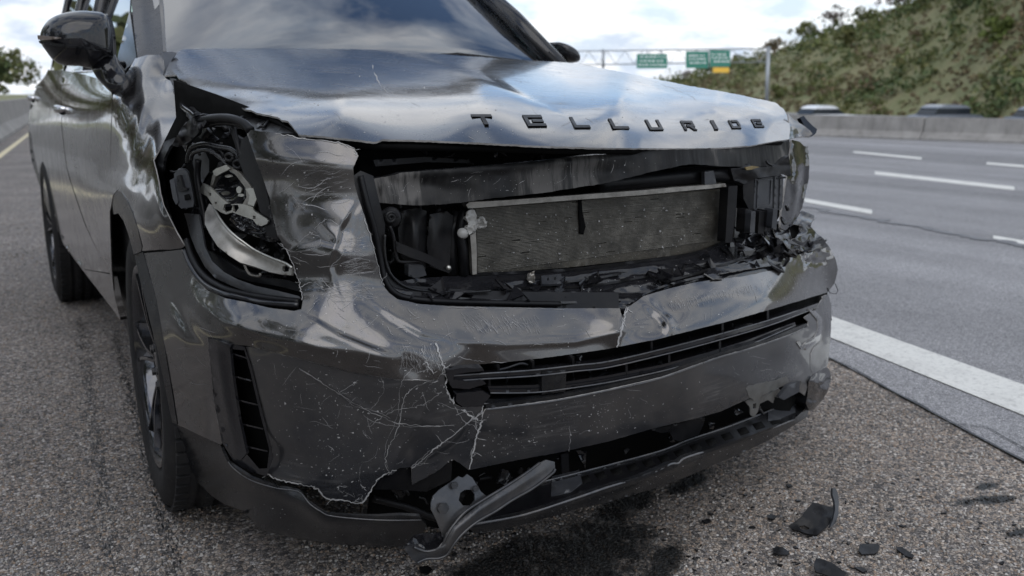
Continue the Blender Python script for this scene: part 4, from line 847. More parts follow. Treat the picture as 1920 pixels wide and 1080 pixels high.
# ------------------------------------------------ grille opening: crossmember, radiator, brackets
RADF = Surf(BowF(.13))
F_cm = TPS([(695, 333, 'y', .13), (751, 325, 'y', .10), (883, 314, 'y', .06), (1023, 301, 'y', .05), (1200, 286, 'y', .05), (1400, 272, 'y', .17), (712, 380, 'y', .11), (785, 384, 'y', .08), (921, 372, 'y', .045), (1108, 348, 'y', .03), (1292, 308, 'y', .07), (1453, 312, 'y', .24), (1479, 291, 'y', .32)])
S_cm = Surf(F_cm, [('noise', .006, 40, 30, 2), ('crease', "740,330 883,320 1023,307 1200,292", .010, 7), ('dent', 800, 350, 40, 18, -.012, 0), ('dent', 1130, 325, 60, 14, -.010, -5)])
def mat_streak():
    m, t, b = newmat('scraped_black_crossmember'); c0 = nd(t, 'ShaderNodeTexCoord'); mp = nd(t, 'ShaderNodeMapping'); mp.inputs['Rotation'].default_value = (0, R(28), 0); mp.inputs['Scale'].default_value = (30, 8, 2.4); t.links.new(c0.outputs['Object'], mp.inputs[0])
    n = noise(t, 1.6, 6, .72, mp.outputs[0]); big = noise(t, 5, 3, .6, c0.outputs['Object'])
    mm = nd(t, 'ShaderNodeMath', operation='MULTIPLY'); t.links.new(n.outputs['Fac'], mm.inputs[0]); t.links.new(ramp(t, big.outputs['Fac'], [(.38, .45), (.6, 1.25)]).outputs[0], mm.inputs[1])
    c = ramp(t, mm.outputs[0], [(.36, (.008, .008, .0085)), (.52, (.022, .0215, .021)), (.68, (.09, .086, .082))]); t.links.new(c.outputs[0], b.inputs['Base Color'])
    rr = ramp(t, n.outputs['Fac'], [(.4, .42), (.65, .75)]); t.links.new(rr.outputs[0], b.inputs['Roughness']); b.inputs['Specular IOR Level'].default_value = .2; bump(t, b, n.outputs['Fac'], .3, .002); return m
M['streak'] = mat_streak()
pan('crossmember', "690,336 705,334 740,328 751,324 800,320 883,314 950,307 1023,301 1108,291 1200,284 1228,281 1300,280 1400,274 1479,264 1482,280 1478,295 1453,311 1400,313 1356,312 1320,309 1292,308 1241,318 1190,330 1143,342 1108,348 1060,355 1023,361 970,367 921,372 870,379 830,383 785,385 745,383 712,380 700,362", S_cm, M['streak'], CAR, 6, .02, dirv=(0, 1, 0), rim=M['trim'], jag=.8)
pan('hood_latch_panel', "668,268 720,266 900,270 1200,280 1210,284 1020,302 883,315 751,326 695,336 676,330", Surf(BowF(.20)), M['deep'], CAR, 14, .01)
pan('latch_seal', "700,300 800,294 880,300 880,306 800,304 704,312", Surf(BowF(.14)), M['rubber'], CAR, 8, .01)
hose('cooling_pipe', "1120,345 1200,338 1280,330 1350,326 1400,322", Surf(BowF(.15)), .022, M['rubber'], CAR, 0, 10)
pan('pipe_clip', "1321,322 1338,320 1345,352 1322,356", Surf(BowF(.11)), M['grey_pl'], CAR, 6, .012)
rad = pan('radiator', "888,390 1050,378 1200,366 1366,353 1368,380 1366,420 1362,450 1304,474 1200,487 1060,502 940,511 893,515", Surf(TPS([(888, 390, 'y', .155), (1366, 353, 'y', .17), (893, 515, 'y', .145), (1362, 450, 'y', .165), (1130, 430, 'y', .16)])), M['rad'], CAR, 16, .03, dirv=(0, 1, 0))
# cooling fins: real thin slats across the core
RF = Surf(TPS([(888, 390, 'y', .155), (1366, 353, 'y', .17), (893, 515, 'y', .145), (1362, 450, 'y', .165), (1130, 430, 'y', .16)]))
fins = []
for i in range(46):
    t = (i+.5)/46; tl = np.array([893, 392]); bl = np.array([896, 512]); tr_ = np.array([1366, 355]); br_ = np.array([1362, 448]); a = tl+(bl-tl)*t; b = tr_+(br_-tr_)*t
    xs = np.linspace(0, 1, 30); ln = a+(b-a)*xs[:, None]; ln[:, 1] += np.array([float(vnoise(np.array(x*14.), np.array(i*.7), 3)) for x in xs])*1.0
    rg = np.random.default_rng(i); A = RF.pt(ln[:, 0], ln[:, 1]-.55, -.005); B = RF.pt(ln[:, 0], ln[:, 1]+.55, -.005); A2 = RF.pt(ln[:, 0], ln[:, 1]-.55, .002); n = 30
    V = list(A)+list(B)+list(A2); F = [(k, n+k, n+k+1, k+1) for k in range(n-1) if rg.random() > .008]+[(2*n+k, k, k+1, 2*n+k+1) for k in range(n-1)]
    fins.append((V, F))
M['fin'] = mat_plain('dusty_aluminium_fin', (.15, .14, .12), .5, .4, .5, .2, 200, .95, dirtcol=(.010, .009, .008), dscale=7)
mesh('cooling_fins', *join(fins), M['fin'], rad, False, kind='stuff')
pan('radiator_top_bar', "874,384 880,379 940,376 1050,368 1130,362 1200,357 1266,351 1326,347 1360,344 1362,350 1326,354 1200,366 1050,377 940,386 890,390 878,391", Surf(BowF(.10)), M['alloy2'], CAR, 7, .02, dirv=(0, 1, 0))
pan('radiator_side_bar', "881,432 892,432 894,470 894,514 886,515 884,470", Surf(BowF(.105)), M['alloy2'], CAR, 5, .012, dirv=(0, 1, 0))
pan('radiator_clip', "874,398 882,393 890,394 894,404 892,420 886,436 880,440 876,430 878,418 873,408", Surf(BowF(.09), [('noise', .02, 8, 8, 3)]), M['pale'], CAR, 3, .008)
pan('radiator_clip', "892,412 904,409 914,416 906,428 898,426 893,420", Surf(BowF(.09), [('noise', .03, 7, 7, 5)]), M['pale'], CAR, 3, .004)
p = Surf(BowF(.11)).pt([868], [438])[0]; v, f = tube_vf([p, p+fw*-.03], [.012, .010], 14); mesh('hose_fitting', v, f, M['pale'], CAR, True)
tube('refrigerant_hose', Surf(BowF(.12)).pt([872, 866, 862, 868, 870], [395, 415, 440, 465, 515]), .011, M['rubber'], CAR, 10)
tube('refrigerant_hose', Surf(BowF(.14)).pt([860, 848, 845, 848], [398, 430, 470, 515]), .014, M['black'], CAR, 10)
pan('radiator_tank', "1366,350 1383,348 1380,400 1372,455 1360,455", Surf(BowF(.11)), M['black'], CAR, 7, .03, dirv=(0, 1, 0))
pan('radiator_streak', "1085,365 1090,365 1092,395 1098,425 1094,440 1087,438 1085,400", RF, M['deep'], CAR, 5, .002, off=-.009)
pan('light_block_sheet', "660,262 1480,262 1500,440 1180,560 760,570 690,520 664,330", Surf(BowF(.27)), M['deep'], CAR, 26, .01, dirv=(0, 1, 0), holes=["1380,372 1396,368 1394,450 1374,452"])  # dark sheet added behind the radiator to block light showing through
pan('pale_gap_strip', "1381,372 1395,369 1394,402 1390,452 1376,454 1380,402", Surf(BowF(.25)), M['pale'], CAR, 6, .006)  # pale plate added in the gap, in place of the road seen through
# left compartment of the grille opening
pan('compressor_housing', "748,398 765,392 785,390 800,396 800,430 798,505 760,503 750,470 746,430", Surf(BowF(.13), [('crease', "778,390 778,505", .03, 16)]), M['black'], CAR, 6, .02, dirv=(0, 1, 0))
pan('duct_panel', "806,402 838,396 850,405 846,450 842,512 806,500 800,460", Surf(BowF(.12), [('crease', "820,400 812,500", .012, 12)]), M['black'], CAR, 6, .01)
pan('compressor_foot', "766,496 794,498 800,516 780,522 766,518", Surf(BowF(.09)), M['grey_pl'], CAR, 5, .02, dirv=(0, 1, 0))
def spiral(cx, cy, s, turns, r, mat, off, nm):
    a = np.linspace(0, turns*2*math.pi, 26*turns); rr = 2+(s-2)*a/a[-1]; pts = Surf(BowF(off)).pt(cx+rr*np.cos(a), cy+rr*np.sin(a)); tube(nm, pts, r, mat, CAR, 8)
spiral(733, 408, 11, 2, .0042, M['black'], .06, 'horn')
p = Surf(BowF(.08)).pt([733], [408])[0]; v, f = tube_vf([p, p+fw*-.012], [.022, .020], 18); mesh('horn_body', v, f, M['black'], CAR, True)
pan('support_strut', "742,452 750,456 800,476 845,497 848,505 841,512 815,500 796,491 770,483 744,472", Surf(BowF(.05)), M['black'], CAR, 6, .006)
p = Surf(BowF(.045)).pt([841], [502])[0]; v, f = tube_vf([p, p+fw*-.005], .005, 10); mesh('strut_rivet', v, f, M['alloy'], CAR, True)
hose('cable', "722,440 721,465 726,500 742,525 768,540 810,546 870,548 920,545", Surf(BowF(.055)), .0028, M['trim'], CAR)
hose('cable', "731,424 738,445 743,480 752,491 790,489", Surf(BowF(.06)), .0035, M['black'], CAR)
hose('seal_lip', "676,330 688,380 702,430 712,480 722,525 745,552 790,562 860,566 940,568 1050,570", S_cav, .006, M['rubber'], CAR, .02)
hose('seal_lip', "690,400 704,440 712,490 728,520 760,548 840,556", S_cav, .005, M['black'], CAR, .045)
pan('inner_guide', "676,320 700,330 712,382 722,420 720,470 735,515 760,535 900,545 1050,548 1160,548 1160,578 1051,580 940,580 843,576 786,572 745,563 728,551 716,533 711,510 699,460 684,410 668,365 662,330", S_cav, M['black'], CAR, 8, .004, off=.03)
# crumpled lower tray
F_tr = TPS([(720, 530, 'y', .07), (745, 558, 'y', .055), (900, 512, 'y', .14), (900, 570, 'y', .055), (1050, 505, 'y', .14), (1051, 574, 'y', .05), (1165, 575, 'y', .05), (1200, 490, 'y', .14), (1304, 474, 'y', .15), (1251, 538, 'y', .06), (1341, 520, 'y', .08), (1370, 450, 'y', .17), (1440, 425, 'y', .25), (1442, 504, 'y', .16), (1490, 470, 'y', .26)])
S_tr = Surf(F_tr, [('noise', .012, 60, 14, 7), ('nreg', .03, 20, 12, 3, 1430, 455, 70, 30), ('noise', .003, 16, 6, 17), ('crease', "880,530 1020,524 1180,505 1300,485", .012, 5)])
pan('lower_tray', "725,532 780,522 860,517 940,513 1060,504 1200,488 1304,475 1362,452 1400,440 1440,424 1480,430 1490,468 1482,500 1442,512 1394,522 1341,528 1300,534 1251,546 1207,560 1176,582 1140,582 1051,582 940,580 843,578 786,574 740,560", S_tr, M['wet'], CAR, 5, .004, jag=.5)
for ln, w_, of, mt in [("890,514 1060,506 1200,490 1304,474 1365,452 1440,436", 5, -.004, 'black'), ("1052,529 1100,524 1165,513", 4, -.012, 'trim'), ("770,556 870,560 1000,567 1100,566 1165,562", 4, -.016, 'wet'), ("1176,572 1215,548 1260,532 1340,512 1400,492", 4, -.02, 'wet'), ("940,540 1100,536 1230,515 1330,496", 4, -.006, 'black'), ("1240,530 1330,505 1400,480 1440,462", 5, -.016, 'black')]:
    p_ = smooth_poly(ln, False, 5); poly = list(p_+(0, -w_/2))+list((p_+(0, w_/2))[::-1]); pan('tray_rail', poly, S_tr, M[mt], CAR, 6, .006, off=of, jag=.3)
pan('tray_plate', "1015,517 1052,513 1055,528 1052,532 1016,533", Surf(F_tr), M['grey_pl'], CAR, 4, .006, off=-.03, holes=["1026,521 1029,520 1029,526 1026,526", "1039,520 1042,519 1042,525 1039,525"])
pan('tray_tab', "990,512 1002,510 1004,528 994,532 988,524", Surf(F_tr, [('noise', .02, 6, 6, 3)]), M['alloy2'], CAR, 3, .003, off=-.02, jag=1)
pan('scraped_tray_edge', "1333,503 1400,493 1438,482 1448,488 1468,493 1450,497 1400,505 1345,514 1358,522 1338,523 1320,512", S_tr, M['wet'], CAR, 5, .003, off=-.03, rim=M['torn'], jag=.8)
# right side of the opening
box_s = Surf(TPS([(1417, 332, 'y', .15), (1468, 328, 'y', .17), (1467, 391, 'y', .17), (1414, 395, 'y', .15)]))
mb = pan('control_module', "1417,333 1453,329 1456,326 1466,328 1469,333 1467,388 1464,394 1450,392 1416,396 1413,390 1415,345", box_s, M['grey_pl'], CAR, 5, .07, dirv=(-.45, 1, .1), label='grey ribbed electronic module hanging in the broken opening')
pan('module_ridge', "1421,338 1449,335 1447,386 1419,390", box_s, M['grey_pl'], mb, 5, .004, off=-.004, holes=["1424,341 1446,338 1444,383 1422,387"])
pan('module_ridge', "1453,330 1458,330 1456,391 1451,391", box_s, M['grey_pl'], mb, 5, .006, off=-.006)
pan('module_ridge', "1463,330 1467,331 1465,391 1461,391", box_s, M['grey_pl'], mb, 5, .006, off=-.005)
tube('module_hook', box_s.pt([1463, 1462, 1466, 1471, 1473], [330, 322, 319, 321, 328], 0), .0018, M['alloy2'], CAR, 6)
for a_, b_, c_, d_, m_ in ((1398, 392, 1408, 436, 'black'), (1409, 396, 1417, 436, 'grey_pl'), (1424, 396, 1434, 438, 'black'), (1436, 394, 1446, 434, 'black'), (1450, 392, 1458, 428, 'grey_pl')):
    pan('support_post', [(a_, b_), (c_, b_), (c_-2, d_), (a_-3, d_)], Surf(BowF(.09 if m_ == 'grey_pl' else .11)), M[m_], CAR, 7, .03, dirv=(0, 1, 0))
pan('upper_right_cover', "1370,316 1453,312 1479,292 1484,330 1470,326 1450,330 1420,334 1395,345 1376,338", Surf(BowF(.12), [('noise', .02, 22, 14, 4)]), M['black'], CAR, 6, .01)
pan('light_socket', "1393,338 1414,334 1413,395 1404,392 1394,372", Surf(BowF(.13)), M['black'], CAR, 6, .03, dirv=(0, 1, 0))
pan('yellow_clip', "1398,314 1412,311 1424,313 1410,318 1400,319", Surf(BowF(.105)), mat_plain('ochre_clip', (.16, .12, .05), .5), CAR, 4, .004)
F_rh = TPS([(1487, 262, 'y', .35), (1515, 273, 'x', .90), (1517, 330, 'x', .90), (1507, 385, 'x', .86), (1468, 435, 'y', .24), (1475, 340, 'y', .27)])
pan('torn_headlamp_housing', "1485,262 1500,266 1508,274 1515,275 1517,300 1517,332 1513,352 1507,378 1500,400 1490,418 1472,432 1464,428 1466,395 1474,345 1480,300", Surf(F_rh, [('nreg', .03, 16, 34, 3, 1500, 340, 30, 90), ('crease', "1490,270 1496,340 1484,420", .03, 6), ('crease', "1508,280 1506,350 1494,400", -.02, 5)]), M['gloss'], CAR, 5, .006, rim=M['torn'], jag=1.)
pan('fender_corner_scrap', "1478,214 1486,222 1498,230 1508,236 1518,244 1524,251 1516,255 1500,256 1479,261 1481,244 1479,224", Surf(TPS([(1479, 214, 'x', .83), (1479, 261, 'y', .34), (1500, 256, 'x', .86), (1524, 251, 'x', .92), (1508, 236, 'x', .90)]), [('noise', .01, 14, 10, 2)]), M['paint'], CAR, 4, .004, rim=M['torn'])
pan('fender_corner_clip', "1500,220 1507,217 1514,226 1524,236 1532,242 1530,250 1522,256 1514,255 1516,246 1506,232", Surf(TPS([(1500, 220, 'x', .90), (1532, 242, 'x', .95), (1522, 256, 'x', .93)])), M['gloss'], CAR, 4, .02)
# torn bent metal at the right top of the bumper
F_fl = TPS([(1452, 418, 'y', .27), (1500, 398, 'y', .36), (1527, 405, 'x', .90), (1548, 450, 'x', .91), (1500, 462, 'y', .25), (1470, 455, 'y', .22), (1560, 480, 'x', .95)])
pan('torn_flap', "1452,418 1462,413 1480,412 1492,408 1503,395 1512,398 1527,404 1526,412 1520,424 1530,436 1545,448 1552,462 1535,470 1505,470 1480,466 1468,452 1456,444 1450,430", Surf(F_fl, [('nreg', .05, 18, 14, 7, 1515, 440, 40, 50), ('noise', .01, 9, 8, 2)]), M['wet'], CAR, 4, .003, holes=["1457,422 1478,418 1499,422 1500,432 1492,446 1478,453 1466,444 1458,434"], rim=M['torn'], jag=.6)
pan('flap_cavity', "1450,415 1510,412 1510,455 1460,460", Surf(F_fl), M['deep'], CAR, 10, .004, off=.05)
def shards():
    rg = np.random.default_rng(3); ps = []
    for i in range(96):
        if i < 60: cx, cy = rg.normal(1440, 38), rg.normal(462, 14)
        else: cx, cy = rg.uniform(780, 1380), 0; cy = np.interp(cx, [780, 1000, 1180, 1380], [548, 550, 535, 485])+rg.normal(0, 7)
        n = rg.integers(3, 6); a = np.sort(rg.uniform(0, 6.28, n)); s = rg.uniform(4, 15)*(1 if i < 60 else .8); px = cx+s*np.cos(a)*1.3; py = cy+s*np.sin(a)*.55
        X = Surf(F_tr).pt(px, py, -.02)+rg.normal(0, .012, (n, 3)); k = len(X); ps.append((list(X)+list(X+np.array([0, .003, -.003])), [tuple(range(k)), tuple(range(k, 2*k))[::-1]]+[(j, k+j, k+(j+1) % k, (j+1) % k) for j in range(k)]))
    mesh('broken_plastic_shards', *join(ps), M['wet'], CAR, False, kind='stuff')
shards()

# ------------------------------------------------ left headlamp cavity
S_h = S_cav
pan('headlamp_cavity', "325,150 400,175 480,205 560,250 470,250 500,350 530,455 570,560 560,590 440,575 360,535 330,470 290,330 300,280 330,220", S_h, M['deep'], CAR, 20, .006, off=.20)
pan('inner_fender', "318,146 360,165 430,196 520,224 556,250 480,250 462,246 440,222 400,214 372,214 350,190", Surf(F_hood), M['black'], CAR, 8, .006, off=.10)
pan('torn_liner', "318,145 330,148 342,165 352,186 368,206 380,214 378,224 360,232 352,214 338,196 330,178 326,165", Surf(F_hood, [('nreg', .03, 12, 12, 5, 345, 190, 40, 50)]), M['rubber'], CAR, 4, .008, off=.02)
hose('rubber_seal', "332,160 334,178 344,200 362,214 372,226", Surf(F_hood), .008, M['gloss'], CAR, .02)
hose('rubber_seal', "372,226 400,222 430,222 455,230 470,244", S_h, .009, M['rubber'], CAR, .03)
hose('rubber_seal', "376,236 410,229 440,231 462,240", S_h, .007, M['black'], CAR, .045)
pan('torn_liner_strip', "287,300 296,285 306,268 318,248 330,236 352,218 366,212 374,216 366,232 352,252 338,268 330,262 318,275 308,296 304,330 308,370 318,410 330,440 346,460 340,468 322,420 306,380 298,340 292,318", Surf(TPS([(287, 300, 'x', -.925), (374, 216, 'y', .62), (330, 262, 'x', -.88), (308, 370, 'x', -.91), (346, 466, 'x', -.90), (330, 236, 'y', .85)]), [('noise', .02, 16, 20, 5)]), M['rubber'], CAR, 4, .006, jag=.5)
pan('crumpled_liner', "340,240 362,218 384,214 392,222 380,240 366,256 350,270 332,276 322,272", Surf(F_skin, [('noise', .03, 12, 16, 5)]), M['rubber'], CAR, 4, .008, off=.01, jag=.8)
pan('wiper_valley_plate', "372,190 440,196 520,224 545,248 500,240 440,236 400,232", Surf(F_hood), M['grey_pl'], CAR, 7, .006, off=.13)
# connector module
S_m = Surf(TPS([(318, 320, 'y', .50), (360, 320, 'y', .42), (325, 386, 'y', .48), (370, 386, 'y', .42)]))
cm_ = pan('connector_module', "326,326 333,318 345,318 352,324 358,345 364,380 362,388 340,391 334,385 328,352", S_m, M['grey_pl'], CAR, 5, .03, dirv=(.3, 1, 0))
pan('connector_tab', "331,330 337,328 344,352 350,353 350,357 335,360 332,352", S_m, M['black'], cm_, 4, .006, off=-.010)
pan('connector_tab', "318,338 326,334 334,380 330,384 324,372", S_m, M['grey_pl'], cm_, 4, .01, off=-.004)
pan('connector_tab', "345,366 352,364 356,374 347,376", S_m, M['deep'], cm_, 3, .004, off=-.006)
pan('module_box', "366,292 385,285 392,300 392,322 384,334 380,345 372,330 367,310", S_h, M['grey_pl'], CAR, 5, .03, off=.12, dirv=(0, 1, 0))
hose('wiring_loom', "352,305 354,290 362,276 385,270 410,276 432,280 444,290 448,300", S_h, .006, M['trim'], CAR, .07)
hose('wiring_loom', "358,300 362,288 378,282 395,283 412,296 424,304", S_h, .0045, M['trim'], CAR, .055)
hose('wiring_loom', "372,300 370,330 376,370 382,400 384,430", S_h, .007, M['rubber'], CAR, .08)
hose('wiring_loom', "438,232 440,252 446,270 450,290 452,310", S_h, .006, M['rubber'], CAR, .07)
hose('lamp_wire', "395,286 410,292 420,304 428,312", S_h, .003, M['trim'], CAR, .05)
for cx, cy, r in ((430, 295, 7), (446, 308, 8), (454, 296, 6)):
    a = np.linspace(0, 2*math.pi, 16); tube('mounting_ring', S_h.pt(cx+r*np.cos(a), cy+r*.9*np.sin(a), .05), .0035, M['black'], CAR, 6)
pan('inner_lamp_plate', "470,250 452,262 448,300 458,330 474,350 486,390 500,440 522,452 512,410 500,360 486,310 476,280", S_h, M['black'], CAR, 6, .006, off=.035)
pan('projector_ring', "398,330 404,318 425,310 448,322 468,345 474,358 470,380 462,396 452,388 462,370 460,352 440,326 424,316 410,322 404,332 398,350 392,360", S_h, M['alloy2'], CAR, 4, .006, off=.045)
pan('ring_bracket_tab', "399,321 405,316 424,309 432,316 420,322 406,330 401,328", S_h, M['alloy'], CAR, 3, .004, off=.038)
pan('ring_bracket_arm', "460,354 478,352 484,362 480,376 474,390 468,398 460,394 466,378 468,366", S_h, M['alloy'], CAR, 4, .004, off=.036)
pan('projector_core', "402,330 424,318 442,328 460,352 460,372 448,386 420,388 400,372", Surf(F_skin, [('dent', 425, 352, 24, 22, -.05, 0)]), M['gloss'], CAR, 5, .006, off=.07)
for cx, cy, w_, h_ in ((422, 362, 8, 4), (448, 356, 5, 7), (452, 366, 6, 3), (428, 330, 7, 3)):
    a = np.linspace(0, 2*math.pi, 9)[:-1]; pan('reflector_fragment', np.c_[cx+w_*np.cos(a), cy+h_*np.sin(a)], S_h, M['alloy'], CAR, 3, .003, off=.062, jag=1)
lb = pan('lamp_bracket', "380,344 388,347 400,356 412,368 424,378 432,383 445,382 458,383 470,388 478,396 490,404 500,410 503,414 500,420 490,424 482,422 474,412 460,407 446,402 436,398 424,402 414,398 402,390 396,380 388,368 373,360 376,352", S_h, M['alloy'], CAR, 3, .004, off=.025,
    holes=["391,361 396,362 396,367 391,367", "421,383 430,381 436,386 434,394 424,398 418,392", "436,384 446,384 448,390 442,398 437,396", "474,404 479,405 479,411 474,410", "403,378 407,379 407,383 403,382"])
F_cb = TPS([(388, 400, 'y', .40), (420, 440, 'y', .28), (480, 480, 'y', .22), (546, 512, 'y', .11), (400, 380, 'y', .42), (545, 495, 'y', .12)])
cbk = pan('curved_lamp_support', "392,382 402,386 408,402 420,420 436,438 458,455 480,470 510,484 536,494 547,502 546,516 530,515 505,510 478,500 450,492 428,478 408,462 394,440 384,420 384,400", Surf(F_cb, [('crease', "398,390 415,420 450,455 510,486 545,500", .012, 8)]), M['alloy2'], CAR, 5, .006, holes=["530,500 536,497 543,502 541,509 533,510 529,506"])
hose('support_edge', "400,386 408,402 420,420 436,438 458,455 480,470 510,484 536,494 547,502", Surf(F_cb), .0025, M['alloy'], CAR, -.014)
pan('lamp_shell_fragment', "440,392 470,410 500,430 518,440 520,455 500,452 470,440 450,430 430,412", Surf(F_skin, [('noise', .03, 18, 14, 3)]), M['gloss'], CAR, 4, .004, off=.06, jag=.6)
hose('lamp_wire', "458,494 462,505 470,515 486,518 488,512", S_h, .003, M['alloy2'], CAR, .05)
hose('lamp_wire', "470,435 490,438 505,432 518,428", S_h, .0025, M['trim'], CAR, .045)
# lamp gutter: broad scuffed strip and black seals along the lower edge
pan('lamp_gutter', "345,400 372,402 378,430 384,462 398,490 420,510 446,524 480,536 520,545 560,555 566,562 540,564 500,556 460,546 430,534 404,522 384,500 368,470 356,440 350,415", Surf(F_skin, [('crease', "360,405 372,465 400,508 460,536 560,560", .012, 12)]), M['steel'], CAR, 5, .004, off=.035)
hose('lamp_seal', "346,470 358,500 378,528 410,548 450,558 500,568 560,572", S_cav, .006, M['gloss'], CAR, .012)
hose('lamp_seal', "350,450 364,490 386,520 420,541 460,552 510,560 562,566", S_cav, .007, M['rubber'], CAR, .028)
pan('lamp_lower_plate', "384,505 420,512 470,528 520,536 566,548 563,535 540,525 500,520 450,505 410,480 392,470", S_h, M['black'], CAR, 7, .006, off=.075)

def clutter(region, surf, o0, o1, n, seed, names=('wire', 'inner_bracket'), mats=('black', 'rubber', 'gloss', 'trim'), scale=1.):
    rg = np.random.default_rng(seed); rp = pl(region); x0, y0 = rp.min(0); x1, y1 = rp.max(0); k = 0
    while k < n:
        x, y = rg.uniform(x0, x1), rg.uniform(y0, y1)
        if not inpoly(np.array([x]), np.array([y]), rp)[0]: continue
        k += 1; off = rg.uniform(o0, o1); mt = M[mats[rg.integers(len(mats))]]
        if rg.random() < .5:
            ln = np.array(rline(rg, surf, x, y, rg.uniform(0, 6.28), rg.uniform(18, 55)*scale, .35, 8)); m = inpoly(ln[:, 0], ln[:, 1], rp); ln = ln[:max(3, int(np.argmin(m)) if not m.all() else len(ln))]
            tube(names[0], surf.pt(ln[:, 0], ln[:, 1], off), rg.uniform(.002, .006)*scale, mt, CAR, 6)
        else:
            m = rg.integers(4, 7); a_ = np.sort(rg.uniform(0, 6.28, m)); s_ = rg.uniform(6, 18)*scale; q = np.c_[x+s_*np.cos(a_)*rg.uniform(.5, 1.3), y+s_*np.sin(a_)*rg.uniform(.5, 1.3)]
            if (np.ptp(q[:, 0]) < 5) or (np.ptp(q[:, 1]) < 5): continue
            pan(names[1], q, Surf(surf.f, [('noise', .02, 14*scale, 14*scale, int(rg.integers(99)))]), mt, CAR, 5, .006, off=off)
def rline(rg, surf, x, y, ang, L_, wob, n=14):
    p = [(x, y)]; a_ = ang
    for i in range(n): a_ += rg.normal(0, wob); p.append((p[-1][0]+math.cos(a_)*L_/n, p[-1][1]+math.sin(a_)*L_/n))
    return p
clutter("345,175 400,192 470,212 540,240 480,244 440,222 372,216", Surf(F_hood), .07, .12, 12, 21, ('wire', 'inner_bracket'))
clutter("330,270 400,235 460,245 480,300 500,380 520,440 470,430 400,380 340,400 312,340", S_h, .07, .15, 44, 22)
clutter("340,400 400,470 470,520 560,545 540,480 440,430 390,385", S_h, .09, .15, 24, 23)
clutter("690,390 740,385 870,385 872,505 770,520 720,500", Surf(BowF(.15)), -.02, .05, 26, 24)
clutter("1380,300 1470,300 1480,420 1440,440 1400,430 1400,350", Surf(BowF(.16)), -.02, .04, 14, 25)
clutter("700,300 900,275 1200,285 1020,300 800,318", Surf(BowF(.18)), -.03, .02, 8, 26)
clutter("850,690 1000,680 1200,660 1400,610 1480,590 1440,640 1240,700 1000,745 870,750", S_g, .05, .10, 26, 27)
clutter("720,920 880,890 1050,860 1350,780 1480,730 1480,760 1250,840 1000,900 800,960", Surf(BowF(.12)), -.03, .03, 30, 28)
# ------------------------------------------------ left fender, wheel arch, doors
F_side = TPS([(212, 178, 'x', -.93), (208, 320, 'x', -.955), (206, 395, 'x', -.965), (245, 125, 'x', -.87), (220, 358, 'x', -.97), (287, 300, 'x', -.93), (340, 468, 'x', -.92), (350, 215, 'y', .92), (325, 170, 'y', 1.08), (310, 146, 'y', 1.2), (300, 105, 'y', 1.3), (265, 470, 'x', -.965), (250, 415, 'x', -.975), (58, 200, 'x', -.945), (120, 200, 'x', -.95), (85, 290, 'x', -.975), (60, 240, 'x', -.975),
    (120, 132, 'x', -.895), (90, 133, 'x', -.91), (208, 155, 'x', -.90), (130, 400, 'x', -.965), (160, 500, 'x', -.955), (215, 590, 'x', -.945), (100, 400, 'x', -.97), (57, 280, 'x', -.98), (205, 500, 'x', -.955), (165, 250, 'x', -.962), (170, 300, 'x', -.966), (260, 200, 'x', -.90)])
S_side = Surf(F_side, [('nreg', .022, 50, 80, 15, 260, 250, 45, 120), ('crease', "270,190 245,280 232,330", .02, 9), ('crease', "300,230 290,300 300,400 318,455", .018, 10), ('dent', 262, 330, 14, 55, -.02, 15), ('dent', 315, 330, 12, 50, .012, 0)])
pan('front_fender', "212,178 222,160 236,138 245,125 253,110 275,103 300,103 306,112 308,128 306,140 312,148 322,152 328,170 334,192 346,208 360,218 345,226 330,236 318,248 306,268 296,285 287,300 292,318 297,340 300,362 306,384 318,410 332,438 346,462 336,468 300,468 265,471 258,440 250,412 240,380 230,366 220,356 212,366 206,395 207,330 209,240", S_side, M['paint'], CAR, 4, .003, rim=M['torn'], jag=.2)
pan('cowl_corner', "296,108 304,98 322,97 332,99 322,112 314,130 309,142 303,134 300,120", Surf(TPS([(300, 105, 'y', 1.32), (330, 99, 'y', 1.38), (309, 142, 'y', 1.22)])), M['grey_pl'], CAR, 5, .01)
S_arch = Surf(F_side)
pan('wheel_arch_trim', "220,358 228,360 236,372 248,398 258,430 266,462 265,471 251,479 247,462 241,440 232,415 222,400 213,402 211,385 213,368", S_arch, M['trim'], CAR, 4, .012, off=-.006)
pan('wheel_arch_trim', "252,478 268,473 281,520 293,560 305,632 324,743 332,796 323,792 318,770 310,730 300,680 295,656 283,610 271,560 260,515", S_cav, M['trim'], CAR, 5, .012, off=-.004)
tube('body_gap', S_arch.pt([252, 268, 300, 341], [478, 472, 469.5, 467.5], 0), .0025, M['deep'], CAR, 6)
S_plain = Surf(F_side, [('crease', "95,370 130,440 215,560", .010, 8), ('dent', 170, 430, 30, 50, -.010, 30)])
fd = pan('front_door', "211,180 206,166 196,152 160,140 118,132 116,180 116,233 119,262 125,311 133,340 142,367 160,420 178,460 206,512 214,560 209,500 206,420 206,395 207,330 208,240", S_plain, M['paint'], CAR, 7, .004)
rd = pan('rear_door', "117,132 90,131 86,140 75,155 66,170 58,192 54,215 53,245 57,275 62,300 70,330 82,352 95,398 110,432 128,470 160,505 206,512 178,461 159,421 141,368 132,341 124,312 118,262 115,234 115,180", S_plain, M['paint'], CAR, 7, .004)
pan('rocker_sill', "110,432 119,458 160,513 194,557 226,600 218,570 206,514 160,506 128,471", S_plain, M['paint'], CAR, 7, .02, off=-.002)
pan('rear_arch_trim', "53,245 58,250 62,280 70,318 84,356 96,398 110,434 104,432 92,402 80,366 68,330 60,305 55,275", S_plain, M['trim'], CAR, 5, .01, off=-.006)
